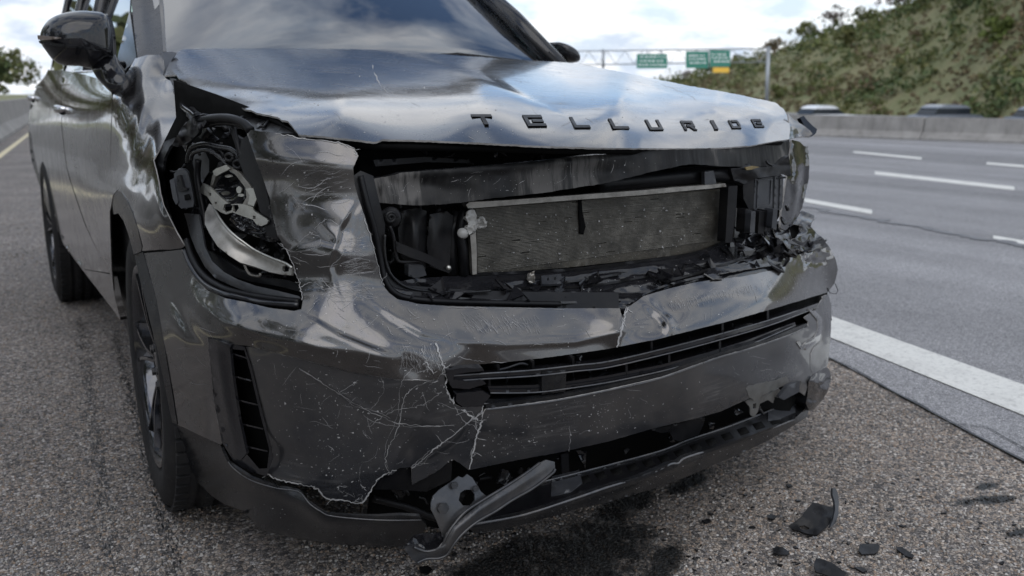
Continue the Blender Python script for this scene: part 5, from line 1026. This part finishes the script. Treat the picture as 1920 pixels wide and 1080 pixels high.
def handle(par, px, py, L_, lab=None):
    c = S_plain.pt([px], [py], 0)[0]; c = c+np.array([-.022, 0, 0]); pts = [c+np.array([.025, -L_/2, 0]), c+np.array([.004, -L_*.38, 0]), c, c+np.array([.004, L_*.38, .0]), c+np.array([.025, L_/2, 0])]
    tube('door_handle', pts, [.010, .015, .016, .014, .009], M['chrome'], par, 12); tube('handle_recess', [c+np.array([.022, -.07, -.012]), c+np.array([.022, .07, -.012])], .014, M['deep'], par, 8)
handle(fd, 118, 204, .2); handle(rd, 63, 184, .2)

# ------------------------------------------------ cabin: pillars, roof, glass, seats
def quadpan(name, q, th, mat, parent, n=8, bulge=(0, 0, 0)):
    q = [np.array(k, float) for k in q]; V = []
    for i in range(n+1):
        for j in range(n+1):
            u, v = i/n, j/n; p = q[0]*(1-u)*(1-v)+q[1]*u*(1-v)+q[2]*u*v+q[3]*(1-u)*v; V.append(p+np.array(bulge)*(4*u*(1-u))*(4*v*(1-v))**.5)
    nm = np.cross(q[1]-q[0], q[3]-q[0]); nm /= np.linalg.norm(nm); k = len(V); V += [p-nm*th for p in V]
    F = [(i*(n+1)+j, (i+1)*(n+1)+j, (i+1)*(n+1)+j+1, i*(n+1)+j+1) for i in range(n) for j in range(n)]; F += [tuple(a+k for a in f)[::-1] for f in F]
    ed = [i*(n+1) for i in range(n+1)]+[n*(n+1)+j for j in range(1, n+1)]+[i*(n+1)+n for i in range(n-1, -1, -1)]+[j for j in range(n-1, 0, -1)]
    s0 = len(V); V += [V[e] for e in ed]+[V[e+k] for e in ed]; m = len(ed); F += [(s0+a, s0+m+a, s0+m+(a+1) % m, s0+(a+1) % m) for a in range(m)]
    return mesh(name, V, F, mat, parent, True)
ws = quadpan('windscreen', [(-.76, 1.40, 1.15), (.80, 1.62, 1.18), (.63, 2.36, 1.68), (-.655, 2.34, 1.68)], .005, M['glass'], CAR, 12, (0, -.05, .02))
F_ws = TPS([(305, 98, 'y', 1.42), (298, 0, 'y', 1.86), (262, 105, 'y', 1.42), (246, 0, 'y', 1.92), (281, -119, 'y', 2.33)])
pan('a_pillar', "276,-120 246,0 252,60 258,109 272,106 300,103 306,97 303,50 298,0 300,-60 296,-120", Surf(F_ws, [('crease', "262,-100 262,0 274,104", .012, 9)]), M['pillar'], CAR, 8, .02, off=-.004)
pan('pillar_seal', "296,-100 298,0 303,50 306,97 311,97 309,60 305,0 302,-100", Surf(F_ws), M['gloss'], CAR, 8, .01, off=-.012)
tube('a_pillar', [(.80, 1.60, 1.17), (.74, 1.9, 1.40), (.655, 2.34, 1.68)], [.045, .042, .04], M['gloss'], CAR, 8)
tube('windscreen_edge', [PP for PP in [(.78, 1.58, 1.185), (.715, 1.93, 1.42), (.63, 2.34, 1.69)]], .02, M['rubber'], CAR, 8)
quadpan('roof', [(-.655, 2.34, 1.69), (.655, 2.36, 1.69), (.66, 4.6, 1.72), (-.66, 4.6, 1.72)], .04, M['paint'], CAR, 8, (0, 0, .06))
for s in (-1, 1):
    quadpan('side_window', [(s*.84, 1.62, 1.16), (s*.85, 4.45, 1.19), (s*.70, 4.3, 1.63), (s*.665, 2.42, 1.64)], .005, M['sglass'], CAR, 6)
    tube('roof_rail', [(s*.66, 2.30, 1.68), (s*.69, 3.2, 1.72), (s*.70, 4.5, 1.70)], .03, M['gloss'], CAR, 8)
    for nm, y_, r_ in (('b_pillar', 2.72, .030), ('c_pillar', 3.66, .024), ('d_pillar', 4.5, .024)):
        tube(nm, [(s*.845, y_, 1.13), (s*.775, y_+.03, 1.4), (s*.685, y_+.05, 1.70)], r_, M['gloss'], CAR, 8)
    tube('belt_moulding', [(s*.85, 1.62, 1.16), (s*.865, 2.9, 1.18), (s*.865, 4.45, 1.19)], .010, M['chrome'], CAR, 6)
    quadpan('door_shoulder', [(s*.905, 1.45, 1.10), (s*.925, 4.6, 1.12), (s*.85, 4.6, 1.19), (s*.84, 1.5, 1.165)], .01, M['paint'], CAR, 10, (s*.01, 0, .01))
tube('roof_header', [(-.66, 2.33, 1.68), (0, 2.30, 1.70), (.66, 2.35, 1.68)], .04, M['paint'], CAR, 8)
quadpan('rear_glass', [(.62, 4.85, 1.12), (-.62, 4.85, 1.12), (-.6, 4.6, 1.66), (.6, 4.6, 1.66)], .005, M['sglass'], CAR, 4)
bx('tailgate', (0, 4.86, .78), (1.74, .08, .66), M['paint'], CAR, bev=.03); bx('rear_bumper', (0, 4.90, .42), (1.8, .14, .24), M['trim'], CAR, bev=.04)
bx('cabin_floor', (0, 3.0, .42), (1.6, 3.4, .08), M['cabin'], CAR); bx('firewall', (0, 1.36, .75), (1.55, .06, .75), M['deep'], CAR)
bx('door_card', (-.84, 2.9, .78), (.05, 2.8, .66), M['cabin'], CAR, bev=.02); bx('door_card', (.84, 2.9, .78), (.05, 2.8, .66), M['cabin'], CAR, bev=.02)
quadpan('dashboard', [(-.78, 1.48, 1.125), (.78, 1.62, 1.13), (.76, 2.0, 1.13), (-.76, 1.98, 1.13)], .25, M['cabin'], CAR, 8, (0, 0, .04))
a = np.linspace(0, 2*math.pi, 30); cc = np.array([.40, 2.12, 1.10]); tube('steering_wheel', [cc+np.array([.18*math.cos(q), -.07*math.sin(q), .165*math.sin(q)]) for q in a], .014, M['cabin'], CAR, 8)
bx('instrument_hood', (.40, 1.93, 1.17), (.36, .2, .09), M['cabin'], CAR, bev=.03)
for sx in (-.38, .40):
    bx('seat', (sx, 2.78, .68), (.52, .52, .2), M['cabin'], CAR, bev=.06, smooth=True); bx('backrest', (sx, 3.05, 1.02), (.50, .14, .66), M['cabin'], CAR, rx=-.2, bev=.05, smooth=True); bx('headrest', (sx, 3.13, 1.42), (.26, .1, .18), M['cabin'], CAR, rx=-.15, bev=.04, smooth=True)
bx('rear_seat', (0, 3.85, .9), (1.3, .18, .8), M['cabin'], CAR, rx=-.15, bev=.06, smooth=True)
bx('interior_mirror', (.02, 2.2, 1.55), (.24, .03, .07), M['gloss'], CAR, bev=.01)
tube('wiper_arm', [(-.1, 1.52, 1.20), (.3, 1.56, 1.235), (.72, 1.60, 1.205)], .008, M['rubber'], CAR, 6)
bx('cowl_panel', (0, 1.42, 1.10), (1.5, .22, .05), M['rubber'], CAR)
pan('quarter_panel', "256,109 246,40 243,20 222,100 214,140 224,142 240,128", Surf(TPS([(256, 109, 'x', -.84), (243, 20, 'x', -.79), (214, 140, 'x', -.885)])), M['gloss'], CAR, 6, .01)
# right side body, mostly hidden
sd_prof = [(.55, .45), (.62, .98), (1.3, 1.08), (1.6, 1.12), (4.6, 1.13), (4.86, 1.0), (4.88, .45), (4.35, .42), (4.28, .70), (4.05, .80), (3.62, .80), (3.40, .68), (3.34, .42), (1.42, .42), (1.36, .68), (1.15, .80), (.78, .80), (.60, .66)]
def sidebody(s):
    bm = bmesh.new(); vs1 = [bm.verts.new((s*.965 if .5 < z < 1. else s*.925, y, z)) for y, z in sd_prof]; f = bm.faces.new(vs1); r = bmesh.ops.triangulate(bm, faces=[f]); g = bmesh.ops.extrude_face_region(bm, geom=bm.faces[:]); bmesh.ops.translate(bm, verts=[e for e in g['geom'] if isinstance(e, bmesh.types.BMVert)], vec=(-s*.05, 0, 0))
    V = [tuple(q.co) for q in bm.verts]; bm.verts.index_update(); F = [tuple(q.index for q in h.verts) for h in bm.faces]; bm.free(); mesh('side_body', V, F, M['paint'], CAR, False)
sidebody(1)
bx('engine_block', (0, .92, .62), (1.2, .75, .6), M['deep'], CAR, bev=.05); bx('underbody', (0, 2.7, .33), (1.5, 3.9, .14), M['deep'], CAR)
bx('inner_arch', (-.66, .98, .70), (.06, .9, .62), M['deep'], CAR); bx('inner_arch', (.70, .98, .70), (.06, .9, .62), M['deep'], CAR)
pan('arch_liner', "208,400 214,380 236,400 252,470 275,560 300,660 330,800 345,860 300,800 235,610 214,560 209,500", S_arch, M['rubber'], CAR, 16, .004, off=.32)
pan('arch_liner', "232,380 300,420 350,560 400,700 430,900 380,900 330,790 300,650 270,520 250,440", S_cav, M['deep'], CAR, 20, .004, off=.22)
bx('front_crossbeam', (0, .42, .42), (1.5, .12, .14), M['deep'], CAR)
# splash guards
pan('splash_guard', "458,960 560,1012 700,1024 770,1020 760,1000 600,985 480,945", Surf(PlaneF('y', .30)), M['black'], CAR, 14, .006)

# ------------------------------------------------ mirrors
def mirror():
    S = Surf(PlaneF('y', 1.42)); root_c = S.pt([148], [78])[0]
    prof = pl("75,72 78,55 90,38 110,27 140,21 170,21 196,25 205,38 211,62 213,90 212,108 195,112 172,128 150,124 118,122 100,113 88,98 77,82")
    O = smooth_poly(prof, True, 3); c = O.mean(0); V = []; K = 9; n = len(O)
    for k in range(K+1):
        th = math.pi/2*k/K; s = math.sin(th)**.75 if k else 0.0; dep = -.10*math.cos(th)
        q = c+(O-c)*(s if k else .001); X = S.pt(q[:, 0], q[:, 1]); X = X+np.array([.0, dep, 0]); V += list(X)
    for dy_, s in ((.02, 1.0), (.06, .97), (.065, .88)): q = c+(O-c)*s; X = S.pt(q[:, 0], q[:, 1])+np.array([.01, dy_, 0]); V += list(X)
    KK = K+4; F = [(k*n+i, k*n+(i+1) % n, (k+1)*n+(i+1) % n, (k+1)*n+i) for k in range(KK-1) for i in range(n)]+[tuple((KK-1)*n+i for i in range(n))[::-1]]
    m = mesh('door_mirror', V, [f[::-1] for f in F], M['gloss'], CAR, True)
    S2 = Surf(TPS([(75, 70, 'y', 1.36), (110, 72, 'y', 1.335), (145, 76, 'y', 1.325), (200, 84, 'y', 1.36), (75, 78, 'y', 1.36), (200, 90, 'y', 1.36)]))
    pan('turn_signal', "70,66 84,67 112,70 111,73 84,75 71,74", S2, M['amber'], m, 4, .012, off=-.022)
    pan('mirror_trim_strip', "72,76 110,82 160,88 208,94 208,98 160,93 110,87 74,81", S2, M['trim'], m, 5, .012, off=-.014)
    arm = [P(192, 112, 'y', 1.42), P(205, 135, 'y', 1.42), P(222, 155, 'y', 1.38), P(235, 168, 'y', 1.34)]
    tube('mirror_arm', arm, [.040, .040, .036, .030], M['gloss'], m, 14)
    tube('mirror_seat', [P(196, 122, 'y', 1.46), P(232, 122, 'y', 1.50)], .012, M['trim'], m, 8)
    V2 = []; S3 = Surf(PlaneF('y', 2.02)); O2 = smooth_poly("1040,80 1056,82 1072,92 1080,104 1080,116 1066,118 1050,112 1040,100", True, 3); c2 = O2.mean(0); n = len(O2)
    for k in range(6): th = math.pi/2*k/5; s = max(.001, math.sin(th)**.7); V2 += list(S3.pt(*(c2+(O2-c2)*s).T)+np.array([0, -.07*math.cos(th), 0]))
    V2 += list(S3.pt(*O2.T)+np.array([0, .09, 0])); F2 = [(k*n+i, (k+1)*n+i, (k+1)*n+(i+1) % n, k*n+(i+1) % n) for k in range(6) for i in range(n)]+[tuple(6*n+i for i in range(n))]
    m2 = mesh('door_mirror', V2, F2, M['gloss'], CAR, True)
    tube('mirror_arm', [P(1060, 114, 'y', 2.05), (.86, 1.9, 1.14)], .03, M['gloss'], m2, 10)
mirror()

# ------------------------------------------------ wheels
def wheel(cx, cy, steer, label=None):
    Rr = .388; root = empty('wheel', (cx, cy, Rr), None); root.parent = CAR; root.matrix_parent_inverse = wm(CAR).inverted()
    # local axis: +h points outward (-X)
    Mx = Matrix.Translation((cx, cy, Rr)) @ Matrix.Rotation(steer, 4, 'Z') @ Matrix.Rotation(R(-90), 4, 'Y')
    wd = .125; prof = [(.262, wd-.022), (.285, wd-.004), (.33, wd), (.365, wd-.012), (.381, wd-.035), (.388, wd-.06)]
    for g in (.045, .0, -.045): prof += [(.389, g+.012), (.380, g+.008), (.380, g-.004), (.389, g-.008)]
    prof += [(.388, -wd+.06), (.378, -wd+.03), (.34, -wd), (.262, -wd+.02)]
    v, f = lathe_vf(prof, 72, Mx); mesh('tyre', v, [q[::-1] for q in f], M['tyre'], root, True)
    # tread blocks on the shoulders
    tb = []
    for i in range(64):
        for h0, h1 in ((wd-.05, wd-.018), (.012, .033), (-.033, -.010), (-wd+.018, -wd+.05)):
            a0_, a1_ = 2*math.pi*i/64, 2*math.pi*(i+.72)/64; r0, r1 = .376, (.3925 if abs(h0) < .06 else .387)
            vv = [Mx @ Vector((r*math.cos(a_), r*math.sin(a_), h)) for h in (h0, h1) for (a_, r) in ((a0_, r0), (a1_, r0), (a1_, r1), (a0_, r1))]; tb.append(([tuple(k) for k in vv], [(0, 1, 2, 3), (7, 6, 5, 4), (0, 4, 5, 1), (1, 5, 6, 2), (2, 6, 7, 3), (3, 7, 4, 0)]))
    mesh('tread_blocks', *join(tb), M['tyre'], root, False, kind='stuff')
    v, f = lathe_vf([(.266, wd-.020), (.272, wd-.008), (.262, wd-.006), (.252, wd-.030), (.240, wd-.08), (.235, -wd+.03)], 64, Mx); rim = mesh('rim', v, [q[::-1] for q in f], M['rimm'], root, True)
    v, f = lathe_vf([(.0, wd-.03), (.036, wd-.03), (.060, wd-.038), (.075, wd-.07), (.0, wd-.075)], 24, Mx); mesh('hub_cap', v, [q[::-1] for q in f], M['rimm'], root, True)
    v, f = lathe_vf([(.0, -.02), (.17, -.02), (.17, -.05), (0, -.05)], 40, Mx); mesh('brake_disc', v, f, M['steel'], root, True)
    for k in range(5):
        for sgn in (-1, 1):
            a_ = 2*math.pi*k/5+.3; V = []
            for r_, off, w_, h in ((.045, .10, .30, wd-.035), (.12, .12, .12, wd-.022), (.19, .16, .075, wd-.016), (.258, .21, .06, wd-.012)):
                for dw, dh in ((-1, -.04), (-1, 0), (1, 0), (1, -.04)): aa = a_+sgn*off+dw*w_/2*.6; V.append(tuple(Mx @ Vector((r_*math.cos(aa), r_*math.sin(aa), h+dh))))
            F = [(4*i+j, 4*i+(j+1) % 4, 4*i+4+(j+1) % 4, 4*i+4+j) for i in range(3) for j in range(4)]; mesh('spoke', V, F, M['rimm'], root, False)
        vv, ff = tube_vf([Mx @ Vector((.055*math.cos(a_+.6), .055*math.sin(a_+.6), wd-.06)), Mx @ Vector((.055*math.cos(a_+.6), .055*math.sin(a_+.6), wd-.025))], .011, 6); mesh('lug_nut', vv, ff, M['steel'], root, False)
M['rimm'] = mat_plain('gloss_black_wheel', (.09, .092, .10), .1, .9, .1, .02, 200, .2)
for cx, cy, st in ((-.838, .93, R(-2)), (-.86, 3.84, 0)): wheel(cx, cy, st)
def wheel_r(cx, cy):
    Mx = Matrix.Translation((cx, cy, .388)) @ Matrix.Rotation(R(90), 4, 'Y'); v, f = lathe_vf([(0, .08), (.24, .09), (.262, .11), (.33, .125), (.388, .07), (.388, -.07), (.33, -.125), (0, -.12)], 48, Mx); mesh('wheel', v, f, M['tyre'], CAR, True)
wheel_r(.85, .93); wheel_r(.86, 3.84)

# ------------------------------------------------ scratches, chips and torn pale edges
def rline(rg, surf, x, y, ang, L_, wob, n=14):
    p = [(x, y)]; a_ = ang
    for i in range(n): a_ += rg.normal(0, wob); p.append((p[-1][0]+math.cos(a_)*L_/n, p[-1][1]+math.sin(a_)*L_/n))
    return p
def scratchset(name, surf, poly, parent, n, wmax, mat, angs, lens, off=-.0012, seed=1, wob=.12, extra=()):
    rg = np.random.default_rng(seed); poly = pl(poly); x0, y0 = poly.min(0); x1, y1 = poly.max(0); ps = []; k = 0; tries = 0
    while k < n and tries < n*60:
        tries += 1; x, y = rg.uniform(x0, x1), rg.uniform(y0, y1); ln = np.array(rline(rg, surf, x, y, R(rg.choice(angs)+rg.normal(0, 9)), rg.uniform(*lens), wob))
        if not inpoly(ln[:, 0], ln[:, 1], poly).all(): continue
        ps.append(strip(ln, surf, .28+(wmax*.8-.28)*rg.random()**2, off)); k += 2.6
    for ln, w_ in extra:
        q = smooth_poly(ln, False, 9); q = q+np.c_[vnoise(q[:, 0]/4, q[:, 1]/4, seed), vnoise(q[:, 0]/4, q[:, 1]/4, seed+7)]*3.2; i0 = 0
        while i0 < len(q)-3:
            i1 = min(len(q), i0+int(rg.integers(5, 13))); ps.append(strip(q[i0:i1], surf, w_*rg.uniform(.35, .75), off)) if i1-i0 > 3 else None; i0 = i1-1+int(rg.random() < .35)*2
    mesh(name, *join(ps), M[mat], parent, True, kind='stuff')
def chips(name, surf, poly, parent, n, smax, seed, off=-.0012, focus=None, mat='chip'):
    rg = np.random.default_rng(seed); poly = pl(poly); x0, y0 = poly.min(0); x1, y1 = poly.max(0); X = []; k = 0
    while k < n:
        if focus is not None and rg.random() < .6: f = focus[rg.integers(len(focus))]; x, y = rg.normal(f[0], f[2]), rg.normal(f[1], f[3])
        else: x, y = rg.uniform(x0, x1), rg.uniform(y0, y1)
        if not inpoly(np.array([x]), np.array([y]), poly)[0]: continue
        m = rg.integers(3, 6); a_ = np.sort(rg.uniform(0, 6.28, m)); s = .35+(smax-.35)*rg.random()**3.; X.append((x+s*np.cos(a_)*rg.uniform(.7, 1.6), y+s*np.sin(a_)*rg.uniform(.7, 1.3))); k += 1
    px = np.concatenate([q[0] for q in X]); py = np.concatenate([q[1] for q in X]); Pn = surf.pt(px, py, off); F = []; c = 0
    for q in X: m = len(q[0]); F.append(tuple(range(c, c+m))); c += m
    mesh(name, Pn, F, M[mat], parent, False, kind='stuff')
PIL = "480,262 655,282 664,345 700,480 715,545 640,590 580,570 548,480 516,400 495,320"
scratchset('scratches', S_skin, PIL, skin, 60, 1.5, 'scr', [-20, 10, 60, 0, 150], (12, 70), seed=2, extra=[("590,430 610,412 632,420 648,450 640,480 620,500", 1.1), ("560,455 580,440 600,446 596,462 574,468", 1.0), ("520,455 545,470 600,478 660,470 690,478", 1.4), ("545,480 600,500 660,490", 1.2), ("575,590 600,560 640,545 690,560", 1.), ("560,540 590,530 620,560 645,585", 1.5), ("600,520 620,545 615,570 650,600", 1.4)])
scratchset('scratches', S_skin, "700,560 900,578 1150,582 1150,640 900,672 740,660 620,600", skin, 50, 1.4, 'scr', [-15, 5, 170, 60, 75], (10, 60), seed=3, extra=[("817,642 823,660 830,680 833,700", 2.2), ("806,650 812,672 826,690", 1.4), ("858,668 880,674 910,678 950,679", 1.6), ("1168,600 1163,625 1160,650", 2.6), ("1174,575 1170,590 1166,604", 3.0), ("840,576 900,578 980,578 1060,580", 1.2)])
scratchset('scratches', S_skin, "560,600 740,660 820,690 820,708 700,700 560,670 440,640", skin, 30, 1.2, 'scr', [10, 20, 80], (10, 45), seed=4)
scratchset('scratches', S_skin, "1180,590 1250,550 1470,500 1545,470 1560,510 1500,560 1250,625 1170,640", skin, 40, 1.2, 'scr', [-20, 60, 80], (6, 30), seed=5)
scratchset('scratches', S_skin, "300,520 380,600 460,640 400,650 395,740 350,790", skin, 16, 1.0, 'scr', [10, 40], (10, 45), seed=6)
CHK = "480,670 740,716 828,716 850,765 900,765 878,870 800,885 700,890 660,930 600,905 520,880 505,800"
scratchset('scratches', S_cheek, CHK, cheek, 60, 1.0, 'scr', [20, 35, 60, 150, 0], (10, 60), off=.002, seed=7, wob=.2, extra=[("560,690 640,740 700,790 780,800 870,796", 1.1), ("775,690 752,720 745,780 725,830 722,870 735,890", 1.2), ("905,770 870,800 830,830 800,850 771,876", 1.7), ("852,762 870,790 890,800 900,812", 1.8), ("640,760 700,770 740,790 760,800", 1.0), ("855,780 880,770 895,790", 1.5), ("700,690 720,730 690,780 700,820", 1.)])
for reg, an, nn, L_, sd_ in (("640,440 690,440 705,510 640,520", -6, 90, (14, 40), 61), ("590,520 700,530 712,560 640,570 600,560", 12, 90, (12, 36), 62), ("860,585 1010,590 1020,628 880,630", 55, 110, (8, 26), 63), ("560,300 655,300 660,380 560,370", -12, 50, (8, 30), 64), ("740,640 830,650 830,700 760,700", 70, 80, (8, 26), 65), ("1250,560 1470,520 1540,500 1500,530 1260,590", 65, 130, (5, 16), 66)):
    scratchset('scuff_marks', S_skin, reg, skin, nn*2.6, .55, 'scr', [an], L_, seed=sd_, wob=.03)
S_edge = Surf(F_skin, S_cheek.b)
scratchset('torn_edge_fibres', S_cheek, "600,905 700,905 678,943 620,935", cheek, 34, 2.6, 'scr', [-30, 10, 60], (6, 22), off=.002, seed=8)
scratchset('scratches', S_low, "920,775 1240,712 1500,630 1495,700 1240,790 900,860", cheek, 36, 1.0, 'scr', [-12, 70, 20], (6, 36), seed=9, extra=[("1068,800 1069,825 1067,848", 1.2)])
scratchset('scratches', S_hood, "380,170 560,215 640,250 900,262 1180,272 1400,262 1440,225 1200,190 900,180 600,130 420,110", hood, 40, 1.0, 'scr', [30, 60, -10], (5, 34), seed=10, extra=[("697,122 705,142 714,160", 3.2), ("714,158 722,168 731,180", 2.0), ("1014,238 1014,268", 1.5), ("1240,158 1290,178 1306,190", 1.6)])
scratchset('scratches', S_cm, "720,340 1000,310 1220,290 1280,300 1100,342 900,370 740,376", CAR, 36, 1.0, 'scr', [115, 100, -10], (6, 30), seed=11)
def cracks(surf, lines, parent, mat, seed, off):
    rg = np.random.default_rng(seed); ps = []
    for ln, w_ in lines:
        q = smooth_poly(ln, False, 10); q = q+np.c_[vnoise(q[:, 0]/3, q[:, 1]/3, seed), vnoise(q[:, 0]/3, q[:, 1]/3, seed+7)]*4.5; i0 = 0
        while i0 < len(q)-2: i1 = min(len(q), i0+4); ps.append(strip(q[i0:i1], surf, w_*rg.uniform(.4, 1.5), off, False)); i0 = i1-1
        for k in range(5):
            a = q[rg.integers(len(q))]; ps.append(strip(np.array(rline(rg, surf, a[0], a[1], rg.uniform(0, 6.28), rg.uniform(6, 22), .3, 6)), surf, w_*.4, off))
    mesh('crack_edges', *join(ps), M[mat], parent, False, kind='stuff')
cracks(S_cheek, [("833,690 838,710 836,728 845,745 853,757", 2.6), ("905,762 903,790 894,818 887,848 880,880", 2.4), ("866,767 878,777 898,788", 2.2), ("905,775 880,790 850,815 822,836 798,858 773,878", 1.5), ("498,888 520,898 546,905 575,910 596,918 613,934 650,940 678,942 700,911 716,893 746,879", 2.0), ("560,690 620,728 690,770 760,796 860,798", .9), ("820,715 790,720 760,745 748,800 728,840 722,868", .9), ("690,800 740,770 790,760 830,735", .8)], cheek, 'chip', 31, .0025)
cracks(S_skin, [("1176,577 1170,600 1163,628 1158,650", 2.4), ("817,642 824,662 830,680 834,690", 2.4), ("516,249 560,258 640,268 662,278 670,292", 1.4), ("528,455 541,476 551,502 562,534 567,563", 1.3), ("684,410 700,460 712,510 719,535", 1.1), ("790,655 800,680 812,700", 1.6)], skin, 'chip', 32, -.0016)
chips('paint_chips', S_skin, PIL, skin, 340, 1.7, 1, focus=[(600, 330, 50, 40), (590, 460, 60, 50), (600, 570, 30, 14)])
chips('paint_chips', S_skin, "600,590 745,566 900,580 1160,584 1150,645 900,672 820,708 700,700 560,672 400,630 380,560 480,600", skin, 520, 1.7, 2, focus=[(620, 600, 90, 30), (850, 610, 120, 22), (800, 680, 30, 24)])
chips('paint_chips', S_skin, "1180,590 1250,550 1470,505 1560,480 1566,515 1500,556 1250,622 1170,640", skin, 260, 1.4, 3)
chips('paint_chips', S_cheek, CHK, cheek, 560, 2.0, 4, off=.002, focus=[(600, 740, 60, 40), (800, 720, 40, 30), (650, 860, 60, 50)])
chips('paint_chips', S_low, "915,772 1240,712 1500,625 1500,705 1240,795 890,870", cheek, 420, 1.9, 5, focus=[(1120, 770, 60, 26), (960, 820, 50, 30)])
chips('paint_chips', S_hood, "330,130 420,100 700,100 1100,130 1460,200 1470,255 1200,272 900,262 700,255 560,235 450,195", hood, 480, 1.4, 6, focus=[(800, 240, 200, 18), (600, 220, 60, 20)])
chips('paint_chips', S_hood, "330,130 420,100 700,100 1100,130 1460,200 1470,255 1200,272 900,262 700,255 560,235 450,195", hood, 160, 1.4, 16, focus=[(700, 160, 120, 20)], mat='trim')
chips('dust_specks', RF, "900,395 1360,362 1358,445 1200,480 900,508", rad, 330, 2.0, 7, off=-.008)
chips('dust_specks', S_cm, "720,340 1000,310 1220,290 1280,300 1100,342 900,370 740,376", CAR, 140, 1.3, 8)
chips('dust_specks', S_tr, "760,550 1000,545 1180,520 1430,450 1440,500 1200,550 1100,572 800,566", CAR, 260, 1.8, 9, off=-.004)
chips('dust_specks', Surf(F_chin, [('noise', .004, 60, 40, 9)]), "430,880 520,920 600,960 780,975 770,1015 560,1005 460,950", CAR, 90, 1.3, 10, off=-.003)
chips('dust_specks', Surf(F_lf), "900,985 1240,885 1480,795 1440,820 1240,905 980,980", CAR, 120, 1.3, 11, off=-.008)

# ================================================================== DEBRIS ON THE SHOULDER
def debris(outline, h, label, name='plastic_fragment', mat='black', curl=.02, seed=0, th=.004, step=7, z0=.004):
    O = pl(outline); c = O.mean(0)
    class Fd:
        def t(s, px, py):
            d = ray(np.ravel(px), np.ravel(py)); u = (np.ravel(px)-c[0])/60; v = (np.ravel(py)-c[1])/40
            z = z0+h*(.5-.5*v)+curl*(u*u)*.6+.006*fbm(u*2.2, v*2.2, seed); z = np.maximum(z, .003); return (z-CAM[2])/d[:, 2]
    o = pan(name, outline, Surf(Fd()), M[mat], None, step, th, dirv=(0, .0, -.5) if False else None, jag=.5, rim=M['trim']); tag(o, label, 'debris', 'broken plastic pieces on the shoulder'); return o
fr = empty('plastic_fragment', tuple(P(1525, 985, 'z', 0)), 'largest curved black bumper fragment with an upright spike on the stony shoulder', 'debris', 'broken plastic pieces on the shoulder')
F_d1 = TPS([(1480, 990, 'z', .012), (1531, 1002, 'z', .008), (1556, 985, 'z', .018), (1566, 952, 'z', .035), (1525, 943, 'z', .05), (1505, 962, 'z', .04)])
pan('fragment_shell', "1479,986 1490,978 1503,968 1514,953 1524,942 1535,944 1548,948 1564,952 1566,960 1562,974 1552,986 1540,996 1531,1003 1515,1001 1500,996 1486,992", Surf(F_d1, [('dent', 1512, 985, 16, 8, -.008, 10), ('noise', .006, 16, 12, 3)]), M['black'], fr, 5, .006, rim=M['trim'], holes=["1498,987 1508,985 1518,990 1514,994 1502,992"])
F_d2 = TPS([(1566, 985, 'z', .02), (1572, 950, 'z', .05), (1562, 916, 'z', .09), (1570, 970, 'z', .035)])
pan('fragment_spike', "1561,915 1566,914 1571,924 1573,942 1572,965 1566,982 1556,990 1562,974 1566,955 1565,940 1561,928", Surf(F_d2), M['grey_pl'], fr, 4, .006)
debris("1449,1028 1456,1024 1470,1027 1480,1034 1478,1040 1464,1040 1450,1036", .014, 'small rounded black plastic piece lying left of the gravel debris row', seed=4, curl=.005)
debris("1612,1020 1640,1019 1650,1023 1647,1033 1640,1038 1616,1039 1610,1032", .018, 'flat dark square-ish plastic piece right of the largest fragment', seed=5, curl=.003)
debris("1680,1024 1692,1026 1714,1041 1710,1046 1698,1042 1682,1030", .012, 'thin dark plastic sliver farthest right on the shoulder', seed=6, curl=.003)
debris("1530,1046 1545,1049 1562,1056 1575,1066 1588,1074 1580,1085 1555,1080 1530,1072 1526,1060", .03, 'folded black plastic piece at the bottom edge of the photo', seed=7, curl=.01)
debris("1473,908 1483,907 1486,911 1478,913", .006, 'tiny black crumb above the largest fragment', seed=8, curl=0)
debris("1438,966 1448,964 1457,968 1450,973 1440,971", .006, 'tiny black chip left of the largest fragment', seed=9, curl=0)
debris("1602,1063 1616,1062 1626,1070 1618,1073", .006, 'tiny grey sliver below the dark square-ish piece', seed=10, curl=0)
debris("1316,975 1328,972 1334,976 1324,980", .006, 'tiny dark chip beside the oil stain under the bumper', seed=11, curl=0)
debris("1660,953 1672,951 1676,955 1666,958", .005, 'tiny dark chip on the shoulder above the thin sliver', seed=12, curl=0)
debris("786,1062 802,1060 812,1068 800,1076 788,1072", .006, 'small grey chip under the hanging bracket', seed=13, curl=0)

def crumbs():
    rg = np.random.default_rng(9); ps = []
    for i in range(170):
        px, py = (rg.normal(1480, 170), rg.uniform(900, 1079)) if i < 110 else (rg.uniform(820, 1320), rg.uniform(985, 1079))
        g = G(px, py); n = rg.integers(3, 6); a_ = np.sort(rg.uniform(0, 6.28, n)); s_ = rg.uniform(.002, .007); h = rg.uniform(.003, .008)
        X = np.c_[g[0]+s_*np.cos(a_)*1.5, g[1]+s_*np.sin(a_), h+rg.uniform(-.0015, .0015, n)]
        ps.append((list(X)+list(X-np.array([0, 0, .003])), [tuple(range(n)), tuple(range(n, 2*n))[::-1]]+[(j, n+j, n+(j+1) % n, (j+1) % n) for j in range(n)]))
    tag(mesh('plastic_crumbs', *join(ps), M['black'], None, False), 'tiny black plastic crumbs scattered on the shoulder before the bumper', 'debris', None, 'stuff')
crumbs()
